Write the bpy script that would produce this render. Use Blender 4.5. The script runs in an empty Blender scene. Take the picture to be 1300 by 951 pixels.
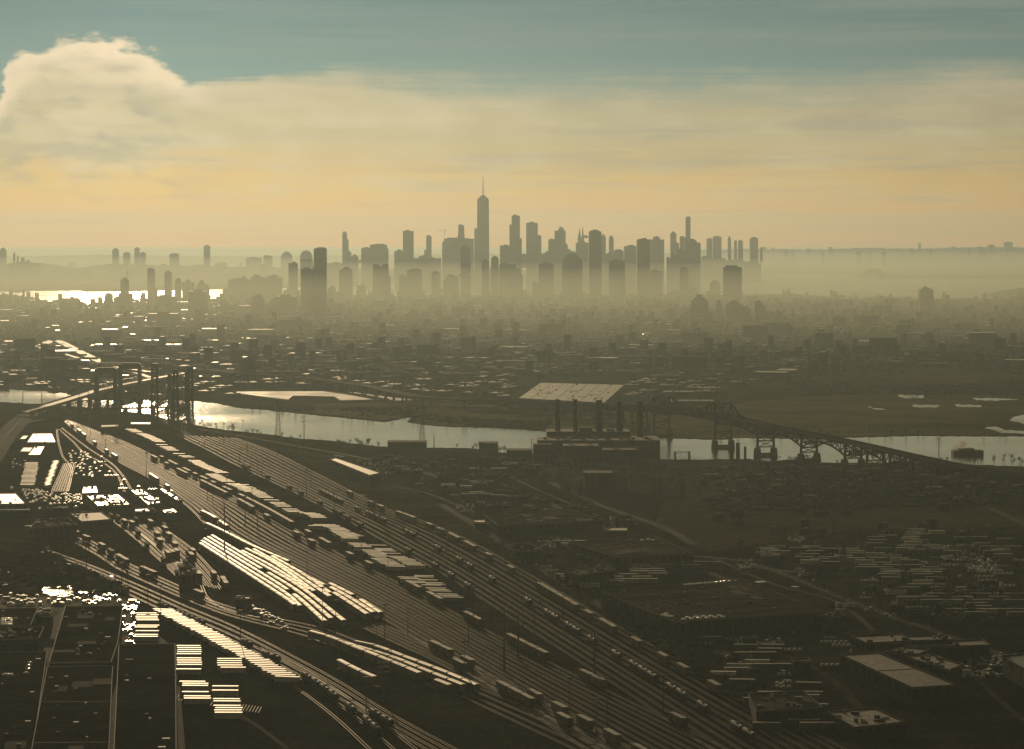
import bpy, math, random
import numpy as np
R = math.radians
sc = bpy.context.scene
COL = sc.collection
PI = math.pi
random.seed(7)
H = 220.0          # height of the aircraft over the ground, metres
F = 3344.0         # focal length in photo pixels (photo 1300 px wide)
HZ = 305.0         # the horizon's row

def G(px, py, z=0.0):
    """photo pixel -> point on the plane at height z"""
    Y = (H - z) * F / (py - HZ)
    return ((px - 650.0) * Y / F, Y)
def AT(px, Y):
    return (px - 650.0) * Y / F
def ZT(py, Y):
    return H - (py - HZ) * Y / F
def GP(pts, z=0.0):
    return [G(a, b, z) for a, b in pts]

# ------------------------------------------------------------------ meshes
class MB:
    def __init__(s): s.v = []; s.f = []
    def box(s, cx, cy, z0, z1, lx, ly, a=0.0, top=1.0, topy=None):
        ty = top if topy is None else topy
        c, n = math.cos(a), math.sin(a); b = len(s.v)
        for z, kx, ky in ((z0, 1, 1), (z1, top, ty)):
            for sx, sy in ((-1, -1), (1, -1), (1, 1), (-1, 1)):
                x, y = sx * lx / 2 * kx, sy * ly / 2 * ky
                s.v.append((cx + x * c - y * n, cy + x * n + y * c, z))
        s.f += [(b+3, b+2, b+1, b), (b+4, b+5, b+6, b+7)] + [(b+i, b+(i+1) % 4, b+4+(i+1) % 4, b+4+i) for i in range(4)]
        return s
    def bar(s, p, q, w, h=None):
        """square bar between two 3-D points"""
        h = h or w
        p = np.array(p, float); q = np.array(q, float); d = q - p; L = np.linalg.norm(d)
        if L < 1e-6: return s
        d /= L; up = np.array((0, 0, 1.0)) if abs(d[2]) < .95 else np.array((0, 1.0, 0))
        u = np.cross(up, d); u /= np.linalg.norm(u); w_ = np.cross(d, u); b = len(s.v)
        for e in (p, q):
            for i, j in ((-1, -1), (1, -1), (1, 1), (-1, 1)):
                s.v.append(tuple(e + u * i * w / 2 + w_ * j * h / 2))
        s.f += [(b+3, b+2, b+1, b), (b+4, b+5, b+6, b+7)] + [(b+i, b+(i+1) % 4, b+4+(i+1) % 4, b+4+i) for i in range(4)]
        return s
    def prism(s, poly, z0, z1):
        n = len(poly); b = len(s.v)
        if sum(poly[i][0]*poly[(i+1) % n][1]-poly[(i+1) % n][0]*poly[i][1] for i in range(n)) < 0: poly = poly[::-1]
        s.v += [(x, y, z0) for x, y in poly] + [(x, y, z1) for x, y in poly]
        s.f += [tuple(range(b+n-1, b-1, -1)), tuple(range(b+n, b+2*n))] + [(b+i, b+(i+1) % n, b+n+(i+1) % n, b+n+i) for i in range(n)]
        return s
    def lathe(s, cx, cy, prof, n=14):
        b = len(s.v); m = len(prof)
        for r, z in prof:
            for i in range(n):
                t = 2*PI*i/n; s.v.append((cx + r*math.cos(t), cy + r*math.sin(t), z))
        for k in range(m-1):
            for i in range(n):
                j = (i+1) % n
                s.f.append((b+k*n+i, b+k*n+j, b+(k+1)*n+j, b+(k+1)*n+i))
        s.f.append(tuple(range(b+n-1, b-1, -1))); s.f.append(tuple(range(b+(m-1)*n, b+m*n)))
        return s
    def sheet(s, poly, z):
        n = len(poly)
        if sum(poly[i][0]*poly[(i+1) % n][1]-poly[(i+1) % n][0]*poly[i][1] for i in range(n)) < 0: poly = poly[::-1]
        b = len(s.v); s.v += [(x, y, z) for x, y in poly]; s.f.append(tuple(range(b, b+n))); return s
    def strip(s, line, w, z, z2=None):
        """flat ribbon along a ground polyline (z may be a list)"""
        L = offset(line, w/2); Rr = offset(line, -w/2); b = len(s.v); n = len(line)
        zz = z if isinstance(z, (list, tuple)) else [z]*n
        for i in range(n):
            s.v.append((L[i][0], L[i][1], zz[i])); s.v.append((Rr[i][0], Rr[i][1], zz[i]))
        for i in range(n-1): s.f.append((b+2*i+1, b+2*i+3, b+2*i+2, b+2*i))
        return s
    def rib(s, line, w, z0, z1):
        """ribbon with thickness; z0/z1 numbers or lists"""
        n = len(line); A = z0 if isinstance(z0, (list, tuple)) else [z0]*n; B = z1 if isinstance(z1, (list, tuple)) else [z1]*n
        L = offset(line, w/2); Rr = offset(line, -w/2); b = len(s.v)
        for i in range(n):
            s.v += [(L[i][0], L[i][1], A[i]), (Rr[i][0], Rr[i][1], A[i]), (Rr[i][0], Rr[i][1], B[i]), (L[i][0], L[i][1], B[i])]
        for i in range(n-1):
            k = b+4*i
            for j in range(4): s.f.append((k+j, k+(j+1) % 4, k+4+(j+1) % 4, k+4+j))
        s.f += [(b+3, b+2, b+1, b), (b+4*n-4, b+4*n-3, b+4*n-2, b+4*n-1)]
        return s
    def mesh(s, name, m):
        me = bpy.data.meshes.new(name); me.from_pydata(s.v, [], s.f); me.materials.append(m); me.update(); return me
    def build(s, name, m, parent=None, loc=(0, 0, 0), rz=0.0, smooth=False):
        o = bpy.data.objects.new(name, s.mesh(name, m)); COL.objects.link(o); o.location = loc; o.rotation_euler = (0, 0, rz)
        if parent: o.parent = parent
        if smooth: o.data.shade_smooth()
        return o
def offset(line, d):
    out = []; n = len(line)
    for i in range(n):
        a = line[max(0, i-1)]; b = line[min(n-1, i+1)]
        dx, dy = b[0]-a[0], b[1]-a[1]; L = math.hypot(dx, dy) or 1
        out.append((line[i][0] - dy/L*d, line[i][1] + dx/L*d))
    return out
def smooth_line(pts, step=20.0):
    """Catmull-Rom through ground points, resampled"""
    P = [np.array(p, float) for p in pts]; P = [2*P[0]-P[1]] + P + [2*P[-1]-P[-2]]; out = []
    for i in range(1, len(P)-2):
        a, b, c, d = P[i-1], P[i], P[i+1], P[i+2]; n = max(1, int(np.linalg.norm(c-b)/step))
        for k in range(n):
            t = k/n; out.append(.5*((2*b)+(-a+c)*t+(2*a-5*b+4*c-d)*t*t+(-a+3*b-3*c+d)*t**3))
    out.append(P[-2]); return [tuple(float(q) for q in p) for p in out]
def lerp_line(A, B, t):
    """line between two polylines of equal parameterisation"""
    n = 60
    a = resample(A, n); b = resample(B, n)
    return [(a[i][0]*(1-t)+b[i][0]*t, a[i][1]*(1-t)+b[i][1]*t) for i in range(n)]
def resample(L, n):
    P = np.array(L, float); d = np.r_[0, np.cumsum(np.linalg.norm(np.diff(P, axis=0), axis=1))]
    t = np.linspace(0, d[-1], n); return [(float(x), float(y)) for x, y in zip(np.interp(t, d, P[:, 0]), np.interp(t, d, P[:, 1]))]
def walk(L, step, start=0.0):
    """points and headings every step metres along a line"""
    P = np.array(L, float); d = np.r_[0, np.cumsum(np.linalg.norm(np.diff(P, axis=0), axis=1))]; out = []; t = start
    while t < d[-1]:
        i = min(len(P)-2, int(np.searchsorted(d, t, side='right')-1)); u = (t-d[i])/(d[i+1]-d[i]+1e-9); q = P[i]*(1-u)+P[i+1]*u; e = P[i+1]-P[i]
        out.append((float(q[0]), float(q[1]), math.atan2(e[1], e[0]))); t += step
    return out
def inside(p, poly):
    x, y = p; c = False; n = len(poly); j = n-1
    for i in range(n):
        xi, yi = poly[i]; xj, yj = poly[j]
        if (yi > y) != (yj > y) and x < (xj-xi)*(y-yi)/(yj-yi)+xi: c = not c
        j = i
    return c

# ------------------------------------------------------------------ tagging
def tag(o, label=None, cat=None, group=None, kind=None):
    if label: o['label'] = label
    if cat: o['category'] = cat
    if group: o['group'] = group
    if kind: o['kind'] = kind
    return o
def empty(name, loc, rz=0.0):
    o = bpy.data.objects.new(name, None); COL.objects.link(o); o.location = loc; o.rotation_euler = (0, 0, rz); o.empty_display_size = 1; return o
KIDS = {}
def reg(root):
    """remember the children of a prototype, for copying"""
    KIDS[root.name] = [(c, [g for g in bpy.data.objects if g.parent == c]) for c in bpy.data.objects if c.parent == root]
    return root
def dup(root, loc, rz=0.0, label=None, group=None, scale=None, parts=True, cat=None):
    r = root.copy(); COL.objects.link(r); r.location = loc; r.rotation_euler = (0, 0, rz)
    if label: r['label'] = label
    if group: r['group'] = group
    if cat: r['category'] = cat
    if scale: r.scale = scale
    if parts:
        for ch, gs in KIDS.get(root.name, []):
            c = ch.copy(); COL.objects.link(c); c.parent = r
            for g in gs:
                d = g.copy(); COL.objects.link(d); d.parent = c
    return r
ORD = ['first','second','third','fourth','fifth','sixth','seventh','eighth','ninth','tenth','eleventh','twelfth','thirteenth','fourteenth','fifteenth','sixteenth','seventeenth','eighteenth','nineteenth']
TENS = ['', '', 'twenty', 'thirty', 'forty', 'fifty', 'sixty', 'seventy', 'eighty', 'ninety']
TENTH = ['', '', 'twentieth', 'thirtieth', 'fortieth', 'fiftieth', 'sixtieth', 'seventieth', 'eightieth', 'ninetieth']
def ordn(i):
    """0 -> first"""
    if i < 19: return ORD[i]
    n = i+1
    if n >= 100: return 'hundredth' if n == 100 else 'hundred-and-' + ordn(n-101)
    return TENTH[n//10] if n % 10 == 0 else TENS[n//10] + '-' + ORD[n % 10-1]

# ------------------------------------------------------------------ materials
def mat(name, col, rough=.8, spec=.3, metal=0.0, noise=.25, scale=.1, col2=None, nscale=None, bump=0.0, coord='pos', stretch=None, detail=6, rnoise=0.0, orand=0.0):
    m = bpy.data.materials.new(name); m.use_nodes = True; nt = m.node_tree; N = nt.nodes; L = nt.links
    b = N['Principled BSDF']; b.inputs['Roughness'].default_value = rough; b.inputs['Specular IOR Level'].default_value = spec; b.inputs['Metallic'].default_value = metal
    if coord == 'pos': g = N.new('ShaderNodeNewGeometry').outputs['Position']
    else: g = N.new('ShaderNodeTexCoord').outputs['Object']
    mp = N.new('ShaderNodeMapping'); L.new(g, mp.inputs['Vector'])
    if stretch: mp.inputs['Scale'].default_value = stretch
    t = N.new('ShaderNodeTexNoise'); t.inputs['Scale'].default_value = scale; t.inputs['Detail'].default_value = detail; t.inputs['Roughness'].default_value = .6
    L.new(mp.outputs['Vector'], t.inputs['Vector'])
    cr = N.new('ShaderNodeValToRGB'); L.new(t.outputs['Fac'], cr.inputs['Fac'])
    c2 = col2 or tuple(min(1, c*(1+noise)) for c in col[:3]); c1 = col[:3] if col2 else tuple(c*(1-noise) for c in col[:3])
    cr.color_ramp.elements[0].position = .34; cr.color_ramp.elements[1].position = .66
    cr.color_ramp.elements[0].color = (*c1, 1); cr.color_ramp.elements[1].color = (*c2, 1)
    out = cr.outputs['Color']
    if detail >= 8:
        t2 = N.new('ShaderNodeTexNoise'); t2.inputs['Scale'].default_value = scale*.17; t2.inputs['Detail'].default_value = 7; L.new(mp.outputs['Vector'], t2.inputs['Vector'])
        m2 = N.new('ShaderNodeMapRange'); L.new(t2.outputs['Fac'], m2.inputs['Value']); m2.inputs['From Min'].default_value = .35; m2.inputs['From Max'].default_value = .65; m2.inputs['To Min'].default_value = .55; m2.inputs['To Max'].default_value = 1.35
        t3 = N.new('ShaderNodeTexNoise'); t3.inputs['Scale'].default_value = .32; t3.inputs['Detail'].default_value = 4; t3.inputs['Roughness'].default_value = .7; L.new(mp.outputs['Vector'], t3.inputs['Vector'])
        m3 = N.new('ShaderNodeMapRange'); L.new(t3.outputs['Fac'], m3.inputs['Value']); m3.inputs['From Min'].default_value = .38; m3.inputs['From Max'].default_value = .66; m3.inputs['To Min'].default_value = .55; m3.inputs['To Max'].default_value = 1.7
        mm = N.new('ShaderNodeMath'); mm.operation = 'MULTIPLY'; L.new(m2.outputs['Result'], mm.inputs[0]); L.new(m3.outputs['Result'], mm.inputs[1])
        h2 = N.new('ShaderNodeHueSaturation'); L.new(mm.outputs[0], h2.inputs['Value']); L.new(out, h2.inputs['Color']); out = h2.outputs['Color']
    if orand:
        oi = N.new('ShaderNodeObjectInfo'); hv = N.new('ShaderNodeHueSaturation'); mr = N.new('ShaderNodeMapRange')
        L.new(oi.outputs['Random'], mr.inputs['Value']); mr.inputs['To Min'].default_value = 1-orand; mr.inputs['To Max'].default_value = 1+orand
        L.new(mr.outputs['Result'], hv.inputs['Value']); L.new(out, hv.inputs['Color']); out = hv.outputs['Color']
    L.new(out, b.inputs['Base Color'])
    if rnoise:
        mr = N.new('ShaderNodeMapRange'); L.new(t.outputs['Fac'], mr.inputs['Value']); mr.inputs['From Min'].default_value = .3; mr.inputs['From Max'].default_value = .7
        mr.inputs['To Min'].default_value = max(.02, rough-rnoise); mr.inputs['To Max'].default_value = min(1, rough+rnoise); L.new(mr.outputs['Result'], b.inputs['Roughness'])
    if bump:
        bp = N.new('ShaderNodeBump'); bp.inputs['Strength'].default_value = bump; bp.inputs['Distance'].default_value = .3; L.new(t.outputs['Fac'], bp.inputs['Height']); L.new(bp.outputs['Normal'], b.inputs['Normal'])
    return m
def facade(name, col, glass=(.05, .06, .07), fh=3.6, fw=3.2, rough=.6, spec=.4, vs=.35):
    """walls with rows of windows, by position; horizontal bands fade out where too fine"""
    m = mat(name, col, rough, spec, noise=.12, scale=.03); nt = m.node_tree; N = nt.nodes; L = nt.links; b = N['Principled BSDF']
    src = b.inputs['Base Color'].links[0].from_socket
    tc = N.new('ShaderNodeTexCoord'); sp = N.new('ShaderNodeSeparateXYZ'); L.new(tc.outputs['Object'], sp.inputs[0])
    def frac(sock, d):
        a = N.new('ShaderNodeMath'); a.operation = 'DIVIDE'; L.new(sock, a.inputs[0]); a.inputs[1].default_value = d
        f = N.new('ShaderNodeMath'); f.operation = 'FRACT'; L.new(a.outputs[0], f.inputs[0]); return f.outputs[0]
    def gt(sock, v):
        a = N.new('ShaderNodeMath'); a.operation = 'GREATER_THAN'; L.new(sock, a.inputs[0]); a.inputs[1].default_value = v; return a.outputs[0]
    ad = N.new('ShaderNodeMath'); ad.operation = 'ADD'; L.new(sp.outputs[0], ad.inputs[0]); L.new(sp.outputs[1], ad.inputs[1])
    w = N.new('ShaderNodeMath'); w.operation = 'MULTIPLY'; L.new(gt(frac(sp.outputs[2], fh), .45), w.inputs[0]); L.new(gt(frac(ad.outputs[0], fw), vs), w.inputs[1])
    nz = N.new('ShaderNodeNewGeometry'); s2 = N.new('ShaderNodeSeparateXYZ'); L.new(nz.outputs['Normal'], s2.inputs[0])
    ab = N.new('ShaderNodeMath'); ab.operation = 'LESS_THAN'; L.new(s2.outputs[2], ab.inputs[0]); ab.inputs[1].default_value = .5
    w2 = N.new('ShaderNodeMath'); w2.operation = 'MULTIPLY'; L.new(w.outputs[0], w2.inputs[0]); L.new(ab.outputs[0], w2.inputs[1])
    mx = N.new('ShaderNodeMix'); mx.data_type = 'RGBA'; L.new(w2.outputs[0], mx.inputs['Factor']); L.new(src, mx.inputs['A']); mx.inputs['B'].default_value = (*glass, 1)
    L.new(mx.outputs['Result'], b.inputs['Base Color'])
    rr = N.new('ShaderNodeMapRange'); L.new(w2.outputs[0], rr.inputs['Value']); rr.inputs['To Min'].default_value = rough; rr.inputs['To Max'].default_value = .25; L.new(rr.outputs['Result'], b.inputs['Roughness'])
    return m
def water_mat(name, rough, bump, scale, col=(.012, .018, .018), stretch=(1, 1, 1)):
    m = mat(name, col, rough, .5, noise=.2, scale=.02, stretch=stretch); N = m.node_tree.nodes; L = m.node_tree.links; b = N['Principled BSDF']; b.inputs['IOR'].default_value = 1.33
    g = N.new('ShaderNodeNewGeometry'); mp = N.new('ShaderNodeMapping'); mp.inputs['Scale'].default_value = stretch; L.new(g.outputs['Position'], mp.inputs['Vector'])
    t = N.new('ShaderNodeTexNoise'); t.inputs['Scale'].default_value = scale; t.inputs['Detail'].default_value = 5; L.new(mp.outputs['Vector'], t.inputs['Vector'])
    bp = N.new('ShaderNodeBump'); bp.inputs['Strength'].default_value = bump; bp.inputs['Distance'].default_value = 1.0; L.new(t.outputs['Fac'], bp.inputs['Height']); L.new(bp.outputs['Normal'], b.inputs['Normal'])
    # wind streaks: patches of rougher and calmer water
    t2 = N.new('ShaderNodeTexNoise'); t2.inputs['Scale'].default_value = .006; t2.inputs['Detail'].default_value = 4; L.new(mp.outputs['Vector'], t2.inputs['Vector'])
    mr = N.new('ShaderNodeMapRange'); L.new(t2.outputs['Fac'], mr.inputs['Value']); mr.inputs['From Min'].default_value = .35; mr.inputs['From Max'].default_value = .65
    mr.inputs['To Min'].default_value = rough*.7; mr.inputs['To Max'].default_value = rough*1.3; L.new(mr.outputs['Result'], b.inputs['Roughness'])
    return m
SKY0=(30.0,8.6,.1); SKY1=(27.5,9.6,.3); SKY2=(19.6,10.8,2.5); SKY3=(12.6,10.2,5.6); SKY4=(10.8,9.5,6.4)
SKYP=(16.6,13.5,8.6); SKYR=(22.5,17.6,12.0); SKYS=(7.5,7.0,5.3)
SKYT0=(4.1,6.8,6.1); SKYT1=(2.3,4.2,4.5); SKYT2=(5.3,6.8,6.0); SKYH=(12.0,9.8,5.2)
HAZE_COL=(.60,.75,.78); HAZE_D=.000049; HAZE_AN=.6; HAZE_END=42000
MIST_D=.00013; MIST_COL=(.66,.70,.54); MIST_Y0=5000; MIST_Y1=41000; MIST_TOP=125
# ------------------------------------------------------------------ camera, sky, sun, haze
SUN_EL, SUN_AZ = 10.5, -8.0          # azimuth measured from +Y towards +X
cam = bpy.data.cameras.new('camera'); co = bpy.data.objects.new('camera', cam); COL.objects.link(co)
co.location = (0, 0, H); co.rotation_euler = (R(90), 0, 0); cam.sensor_width = 36; cam.lens = 36*F/1300; cam.shift_y = -(951/2-HZ)/1300
cam.clip_start = 1; cam.clip_end = 200000; sc.camera = co
sun = bpy.data.lights.new('sun', 'SUN'); sun.energy = 3.5; sun.angle = R(.53); sun.color = (1, .73, .43)
so = bpy.data.objects.new('sun', sun); COL.objects.link(so)
so.rotation_euler = (R(90-SUN_EL), 0, R(180-SUN_AZ))
W = bpy.data.worlds.new('World'); sc.world = W; W.use_nodes = True; nt = W.node_tree; N = nt.nodes; L = nt.links
bg = N['Background']; bg.inputs['Strength'].default_value = .12
sky = N.new('ShaderNodeTexSky'); sky.sky_type = 'NISHITA'; sky.sun_disc = False; sky.sun_elevation = R(SUN_EL); sky.sun_rotation = R(SUN_AZ); sky.dust_density = 3.0; sky.air_density = 1.2
tc = N.new('ShaderNodeTexCoord'); sp = N.new('ShaderNodeSeparateXYZ'); L.new(tc.outputs['Generated'], sp.inputs[0])
def M(op, a, b=None, c=None, clamp=False):
    n = N.new('ShaderNodeMath'); n.operation = op; n.use_clamp = clamp
    for i, v in enumerate((a, b, c)):
        if v is None: continue
        if isinstance(v, (int, float)): n.inputs[i].default_value = v
        else: L.new(v, n.inputs[i])
    return n.outputs[0]
def ramp(sock, pts):
    r = N.new('ShaderNodeValToRGB'); L.new(sock, r.inputs[0]); e = r.color_ramp.elements
    while len(e) < len(pts): e.new(.5)
    for i, (p, c) in enumerate(pts): e[i].position = p; e[i].color = (*c, 1)
    return r.outputs[0]
def MR(sock, a, b, c, d, smooth=True):
    n = N.new('ShaderNodeMapRange'); n.interpolation_type = 'SMOOTHSTEP' if smooth else 'LINEAR'; L.new(sock, n.inputs['Value'])
    for k, v in zip(('From Min', 'From Max', 'To Min', 'To Max'), (a, b, c, d)):
        if isinstance(v, (int, float)): n.inputs[k].default_value = v
        else: L.new(v, n.inputs[k])
    return n.outputs[0]
def MIX(f, a, b):
    n = N.new('ShaderNodeMix'); n.data_type = 'RGBA'
    for k, v in (('Factor', f), ('A', a), ('B', b)):
        if isinstance(v, (int, float)): n.inputs[k].default_value = v
        elif isinstance(v, tuple): n.inputs[k].default_value = (*v, 1)
        else: L.new(v, n.inputs[k])
    return n.outputs['Result']
az = M('ARCTAN2', sp.outputs[0], sp.outputs[1])             # radians, 0 ahead
el = M('ARCSINE', sp.outputs[2])
# where (px,py) of the photo: az = (px-650)/F, el = (305-py)/F
def noise3(kx, ky, det, off=0.0, rough=.55):
    cb = N.new('ShaderNodeCombineXYZ'); L.new(M('MULTIPLY', az, kx), cb.inputs[0]); L.new(M('MULTIPLY', el, ky), cb.inputs[1]); cb.inputs[2].default_value = off
    t = N.new('ShaderNodeTexNoise'); t.inputs['Scale'].default_value = 1; t.inputs['Detail'].default_value = det; t.inputs['Roughness'].default_value = rough; L.new(cb.outputs[0], t.inputs[0]); return t.outputs['Fac']
n_edge = noise3(40, 90, 8, 3.1, .6); n_soft = noise3(12, 60, 5, 9.7); n_puff = noise3(26, 62, 6, 5.5, .5)
fc = N.new('ShaderNodeFloatCurve'); L.new(MR(az, -.2, .2, 0, 1, False), fc.inputs['Value'])
top = [(0,125),(20,92),(55,66),(105,53),(165,60),(205,76),(245,106),(290,108),(350,94),(420,86),(520,88),(650,90),(800,90),(900,87),(1100,82),(1300,72)]
cv = fc.mapping.curves[0]
pts = [(((px-650)/F+.2)/.4, ((305-py)/F)*10) for px, py in top]
pts = [(0, .52)] + pts + [(1, .66)]
while len(cv.points) < len(pts): cv.points.new(.5, .5)
for p, (x, y) in zip(cv.points, pts): p.location = (x, y)
fc.mapping.update()
edge = M('MULTIPLY', fc.outputs[0], .1)
cumu = MR(az, -.135, -.105, 1, 0)                       # the sharp heap at the left
streak = noise3(7, 150, 7, 21.0, .62); streak2 = noise3(16, 330, 6, 33.0, .6); bill = noise3(75, 150, 7, 41.0, .62)
d = M('SUBTRACT', M('ADD', edge, M('MULTIPLY', M('SUBTRACT', n_edge, .5), M('ADD', .010, M('MULTIPLY', cumu, .012)))), el)    # >0 inside the cloud bank
d = M('ADD', d, M('MULTIPLY', M('SUBTRACT', streak, .5), M('MULTIPLY', M('SUBTRACT', 1.0, cumu), .020)))
d = M('ADD', d, M('MULTIPLY', M('SUBTRACT', bill, .5), M('ADD', .004, M('MULTIPLY', cumu, .010))))
soft = M('ADD', M('MULTIPLY', MR(az, -.12, 0, 0, 1), .017), .003)
cm = MR(d, -.002, soft, 0, 1)
gold = ramp(MR(el, 0, .085, 0, 1, False), [(0, SKY0), (.10, SKY1), (.24, SKY2), (.45, SKY3), (1, SKY4)])
lowfade = MR(el, .004, .026, 0, 1)
puff = M('MULTIPLY', MR(M('ADD', M('MULTIPLY', n_puff, .6), M('MULTIPLY', streak, .4)), .42, .62, 0, 1), lowfade)
cl = MIX(M('MULTIPLY', puff, .6), gold, SKYP)
rim = M('MULTIPLY', MR(d, .0, .018, 1, 0), M('MULTIPLY', cm, M('ADD', .25, M('MULTIPLY', cumu, .75))))
shade = M('MULTIPLY', MR(M('ADD', M('MULTIPLY', n_soft, .5), M('MULTIPLY', streak, .5)), .47, .64, 0, 1), lowfade)
cl = MIX(M('MULTIPLY', shade, .5), cl, SKYS)
cl = MIX(M('MULTIPLY', MR(bill, .5, .75, 0, 1), M('MULTIPLY', cumu, M('MULTIPLY', lowfade, .7))), cl, SKYS)
cl = MIX(M('MULTIPLY', MR(noise3(34, 80, 7, 61.0, .58), .48, .62, 0, 1), M('MULTIPLY', cumu, M('MULTIPLY', lowfade, .55))), cl, SKYS)
cl = MIX(M('MULTIPLY', MR(streak2, .5, .72, 0, 1), .28), cl, SKYS)
cl = MIX(M('MULTIPLY', rim, .65), cl, SKYR)
teal = ramp(MR(el, .055, .10, 0, 1, False), [(0, SKYT0), (1, SKYT1)])
veil = M('MULTIPLY', MR(M('ADD', M('MULTIPLY', streak, .6), M('MULTIPLY', noise3(9, 45, 6, 1.3), .4)), .42, .62, 0, 1), M('ADD', .30, MR(az, -.02, .2, 0, .45)))
teal = MIX(veil, teal, SKYT2)
high = MR(el, .10, .35, 0, 1)
base = MIX(MR(el, .093, .118, 0, 1), teal, SKYH); base = MIX(MR(el, .25, .7, 0, .8), base, sky.outputs[0])
allc = MIX(cm, base, cl)
# brighter towards the sun's side, dimmer to the right, as in the photograph's glow round the hidden sun
gz = M('POWER', 2.718, M('MULTIPLY', M('ABSOLUTE', M('SUBTRACT', az, R(SUN_AZ))), -1.8))
hs = N.new('ShaderNodeHueSaturation'); L.new(allc, hs.inputs['Color']); L.new(M('ADD', .26, M('MULTIPLY', gz, .88)), hs.inputs['Value'])
L.new(hs.outputs[0], bg.inputs['Color'])

def volume_box(name, x0, x1, y0, y1, z0, z1, col, dens, an):
    m = bpy.data.materials.new(name); m.use_nodes = True; n = m.node_tree.nodes; n.remove(n['Principled BSDF'])
    v = n.new('ShaderNodeVolumePrincipled'); v.inputs['Color'].default_value = (*col, 1); v.inputs['Density'].default_value = dens; v.inputs['Anisotropy'].default_value = an
    m.node_tree.links.new(v.outputs[0], n['Material Output'].inputs['Volume'])
    b = MB().box((x0+x1)/2, (y0+y1)/2, z0, z1, x1-x0, y1-y0).build(name, m); b['kind'] = 'stuff'
    return b
volume_box('haze', -16000, 16000, -400, HAZE_END, -3, 580, HAZE_COL, HAZE_D, HAZE_AN)
if MIST_D: volume_box('mist', -15000, 15000, MIST_Y0, MIST_Y1, -2, MIST_TOP, MIST_COL, MIST_D, HAZE_AN)
sc.render.engine = 'CYCLES'; c = sc.cycles
c.use_denoising = True; c.denoiser = 'OPENIMAGEDENOISE'; c.max_bounces = 4; c.diffuse_bounces = 1; c.glossy_bounces = 2; c.transmission_bounces = 2; c.volume_bounces = 1; c.transparent_max_bounces = 8
c.sample_clamp_indirect = 4; c.caustics_reflective = False; c.caustics_refractive = False
sc.view_settings.view_transform = 'Standard'; sc.view_settings.look = 'None'; sc.view_settings.exposure = -1.35; sc.view_settings.gamma = 1
# ------------------------------------------------------------------ ground, water
def grid_sheet(name, x0, x1, y0, y1, nx, ny, z, m):
    xs = np.linspace(x0, x1, nx+1); ys = np.linspace(y0, y1, ny+1) ; b = MB()
    b.v = [(float(x), float(y), z) for y in ys for x in xs]
    b.f = [(j*(nx+1)+i, j*(nx+1)+i+1, (j+1)*(nx+1)+i+1, (j+1)*(nx+1)+i) for j in range(ny) for i in range(nx)]
    o = b.build(name, m); o['kind'] = 'structure'; return o
M_ground = mat('ground', (.034, .030, .019), .98, 0, scale=.006, col2=(.075, .064, .042), detail=9)
grid_sheet('ground', -30000, 30000, -2000, 62000, 60, 64, -.6, M_ground)
def sheet(name, pts, m, z=0.0, kind='structure', px=True):
    P = GP(pts) if px else pts
    o = MB().sheet(P, z).build(name, m)
    if kind: o['kind'] = kind
    return o
def rag(pts, amp, step, seed=4):
    """a ragged shoreline: each edge broken up with small offsets"""
    r = random.Random(seed); out = []
    for (x0, y0), (x1, y1) in zip(pts, pts[1:]+pts[:1]):
        n = max(1, int(math.hypot(x1-x0, y1-y0)/step))
        for k in range(n):
            t = k/n; out.append((x0+(x1-x0)*t+r.uniform(-.8, .8), y0+(y1-y0)*t+(r.uniform(-amp, amp) if k else 0)))
    return out
# harbour and bay far out
M_bay = water_mat('bay_water', .30, .35, .05, stretch=(1, .5, 1))
M_bay2 = water_mat('bay_water_calm', .17, .22, .05, stretch=(1, .6, 1))
bay_l = [(-260, 371), (0, 370.5), (14, 370), (20, 372), (40, 369.5), (100, 369), (112, 370.5), (170, 370), (215, 368.5), (300, 367), (360, 366), (430, 360), (470, 350), (700, 349), (760, 351),
         (760, 372), (650, 374), (480, 377), (380, 378), (300, 384), (283, 383), (240, 382), (160, 384), (128, 386), (105, 387.5), (85, 386), (70, 383), (52, 383), (40, 380), (25, 379), (12, 377), (0, 375.5), (-260, 376)]
sheet('bay_water', rag(bay_l, .25, 3), M_bay, -.25)
bay_r = [(760, 351), (930, 349), (1000, 347.5), (1104, 348), (1130, 352), (1180, 353), (1300, 351), (1500, 352), (1500, 372), (1300, 379.2), (1180, 379), (1130, 377), (1080, 378.5), (1040, 376), (985, 373.5), (960, 374), (940, 376),
         (920, 376), (860, 375), (830, 376), (760, 376)]
sheet('bay_water', bay_r, M_bay, -.24)
M_far = mat('far_shore', (.030, .032, .022), .95, .05, scale=.004, col2=(.05, .048, .03))
def ridge(name, pts, Y, depth, m, seed=1, amp=6):
    """a low wooded or built-up shore with a real top and thickness; pts = (px, py of the top)"""
    rng = random.Random(seed); b = MB(); P = []
    for (x0, y0), (x1, y1) in zip(pts, pts[1:]):
        n = max(1, int(abs(x1-x0)/2.5))
        for k in range(n): t = k/n; P.append((x0+(x1-x0)*t, y0+(y1-y0)*t))
    P.append(pts[-1]); rows = []
    for j, (f, hh) in enumerate(((0, 0), (.12, .6), (.4, 1), (.7, .8), (1, 0))):
        for px, py in P:
            z = max(0, ZT(py, Y))*hh; z += rng.uniform(-amp, amp)*(1 if 0 < j < 4 else 0)
            b.v.append((AT(px, Y)+rng.uniform(-8, 8), Y + (f-.4)*depth + rng.uniform(-.04, .04)*depth, max(-.5, z) if 0 < j < 4 else -1))
    n = len(P)
    for j in range(4):
        for i in range(n-1): b.f.append((j*n+i, j*n+i+1, (j+1)*n+i+1, (j+1)*n+i))
    o = b.build(name, m); o['kind'] = 'structure'; return o
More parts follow.
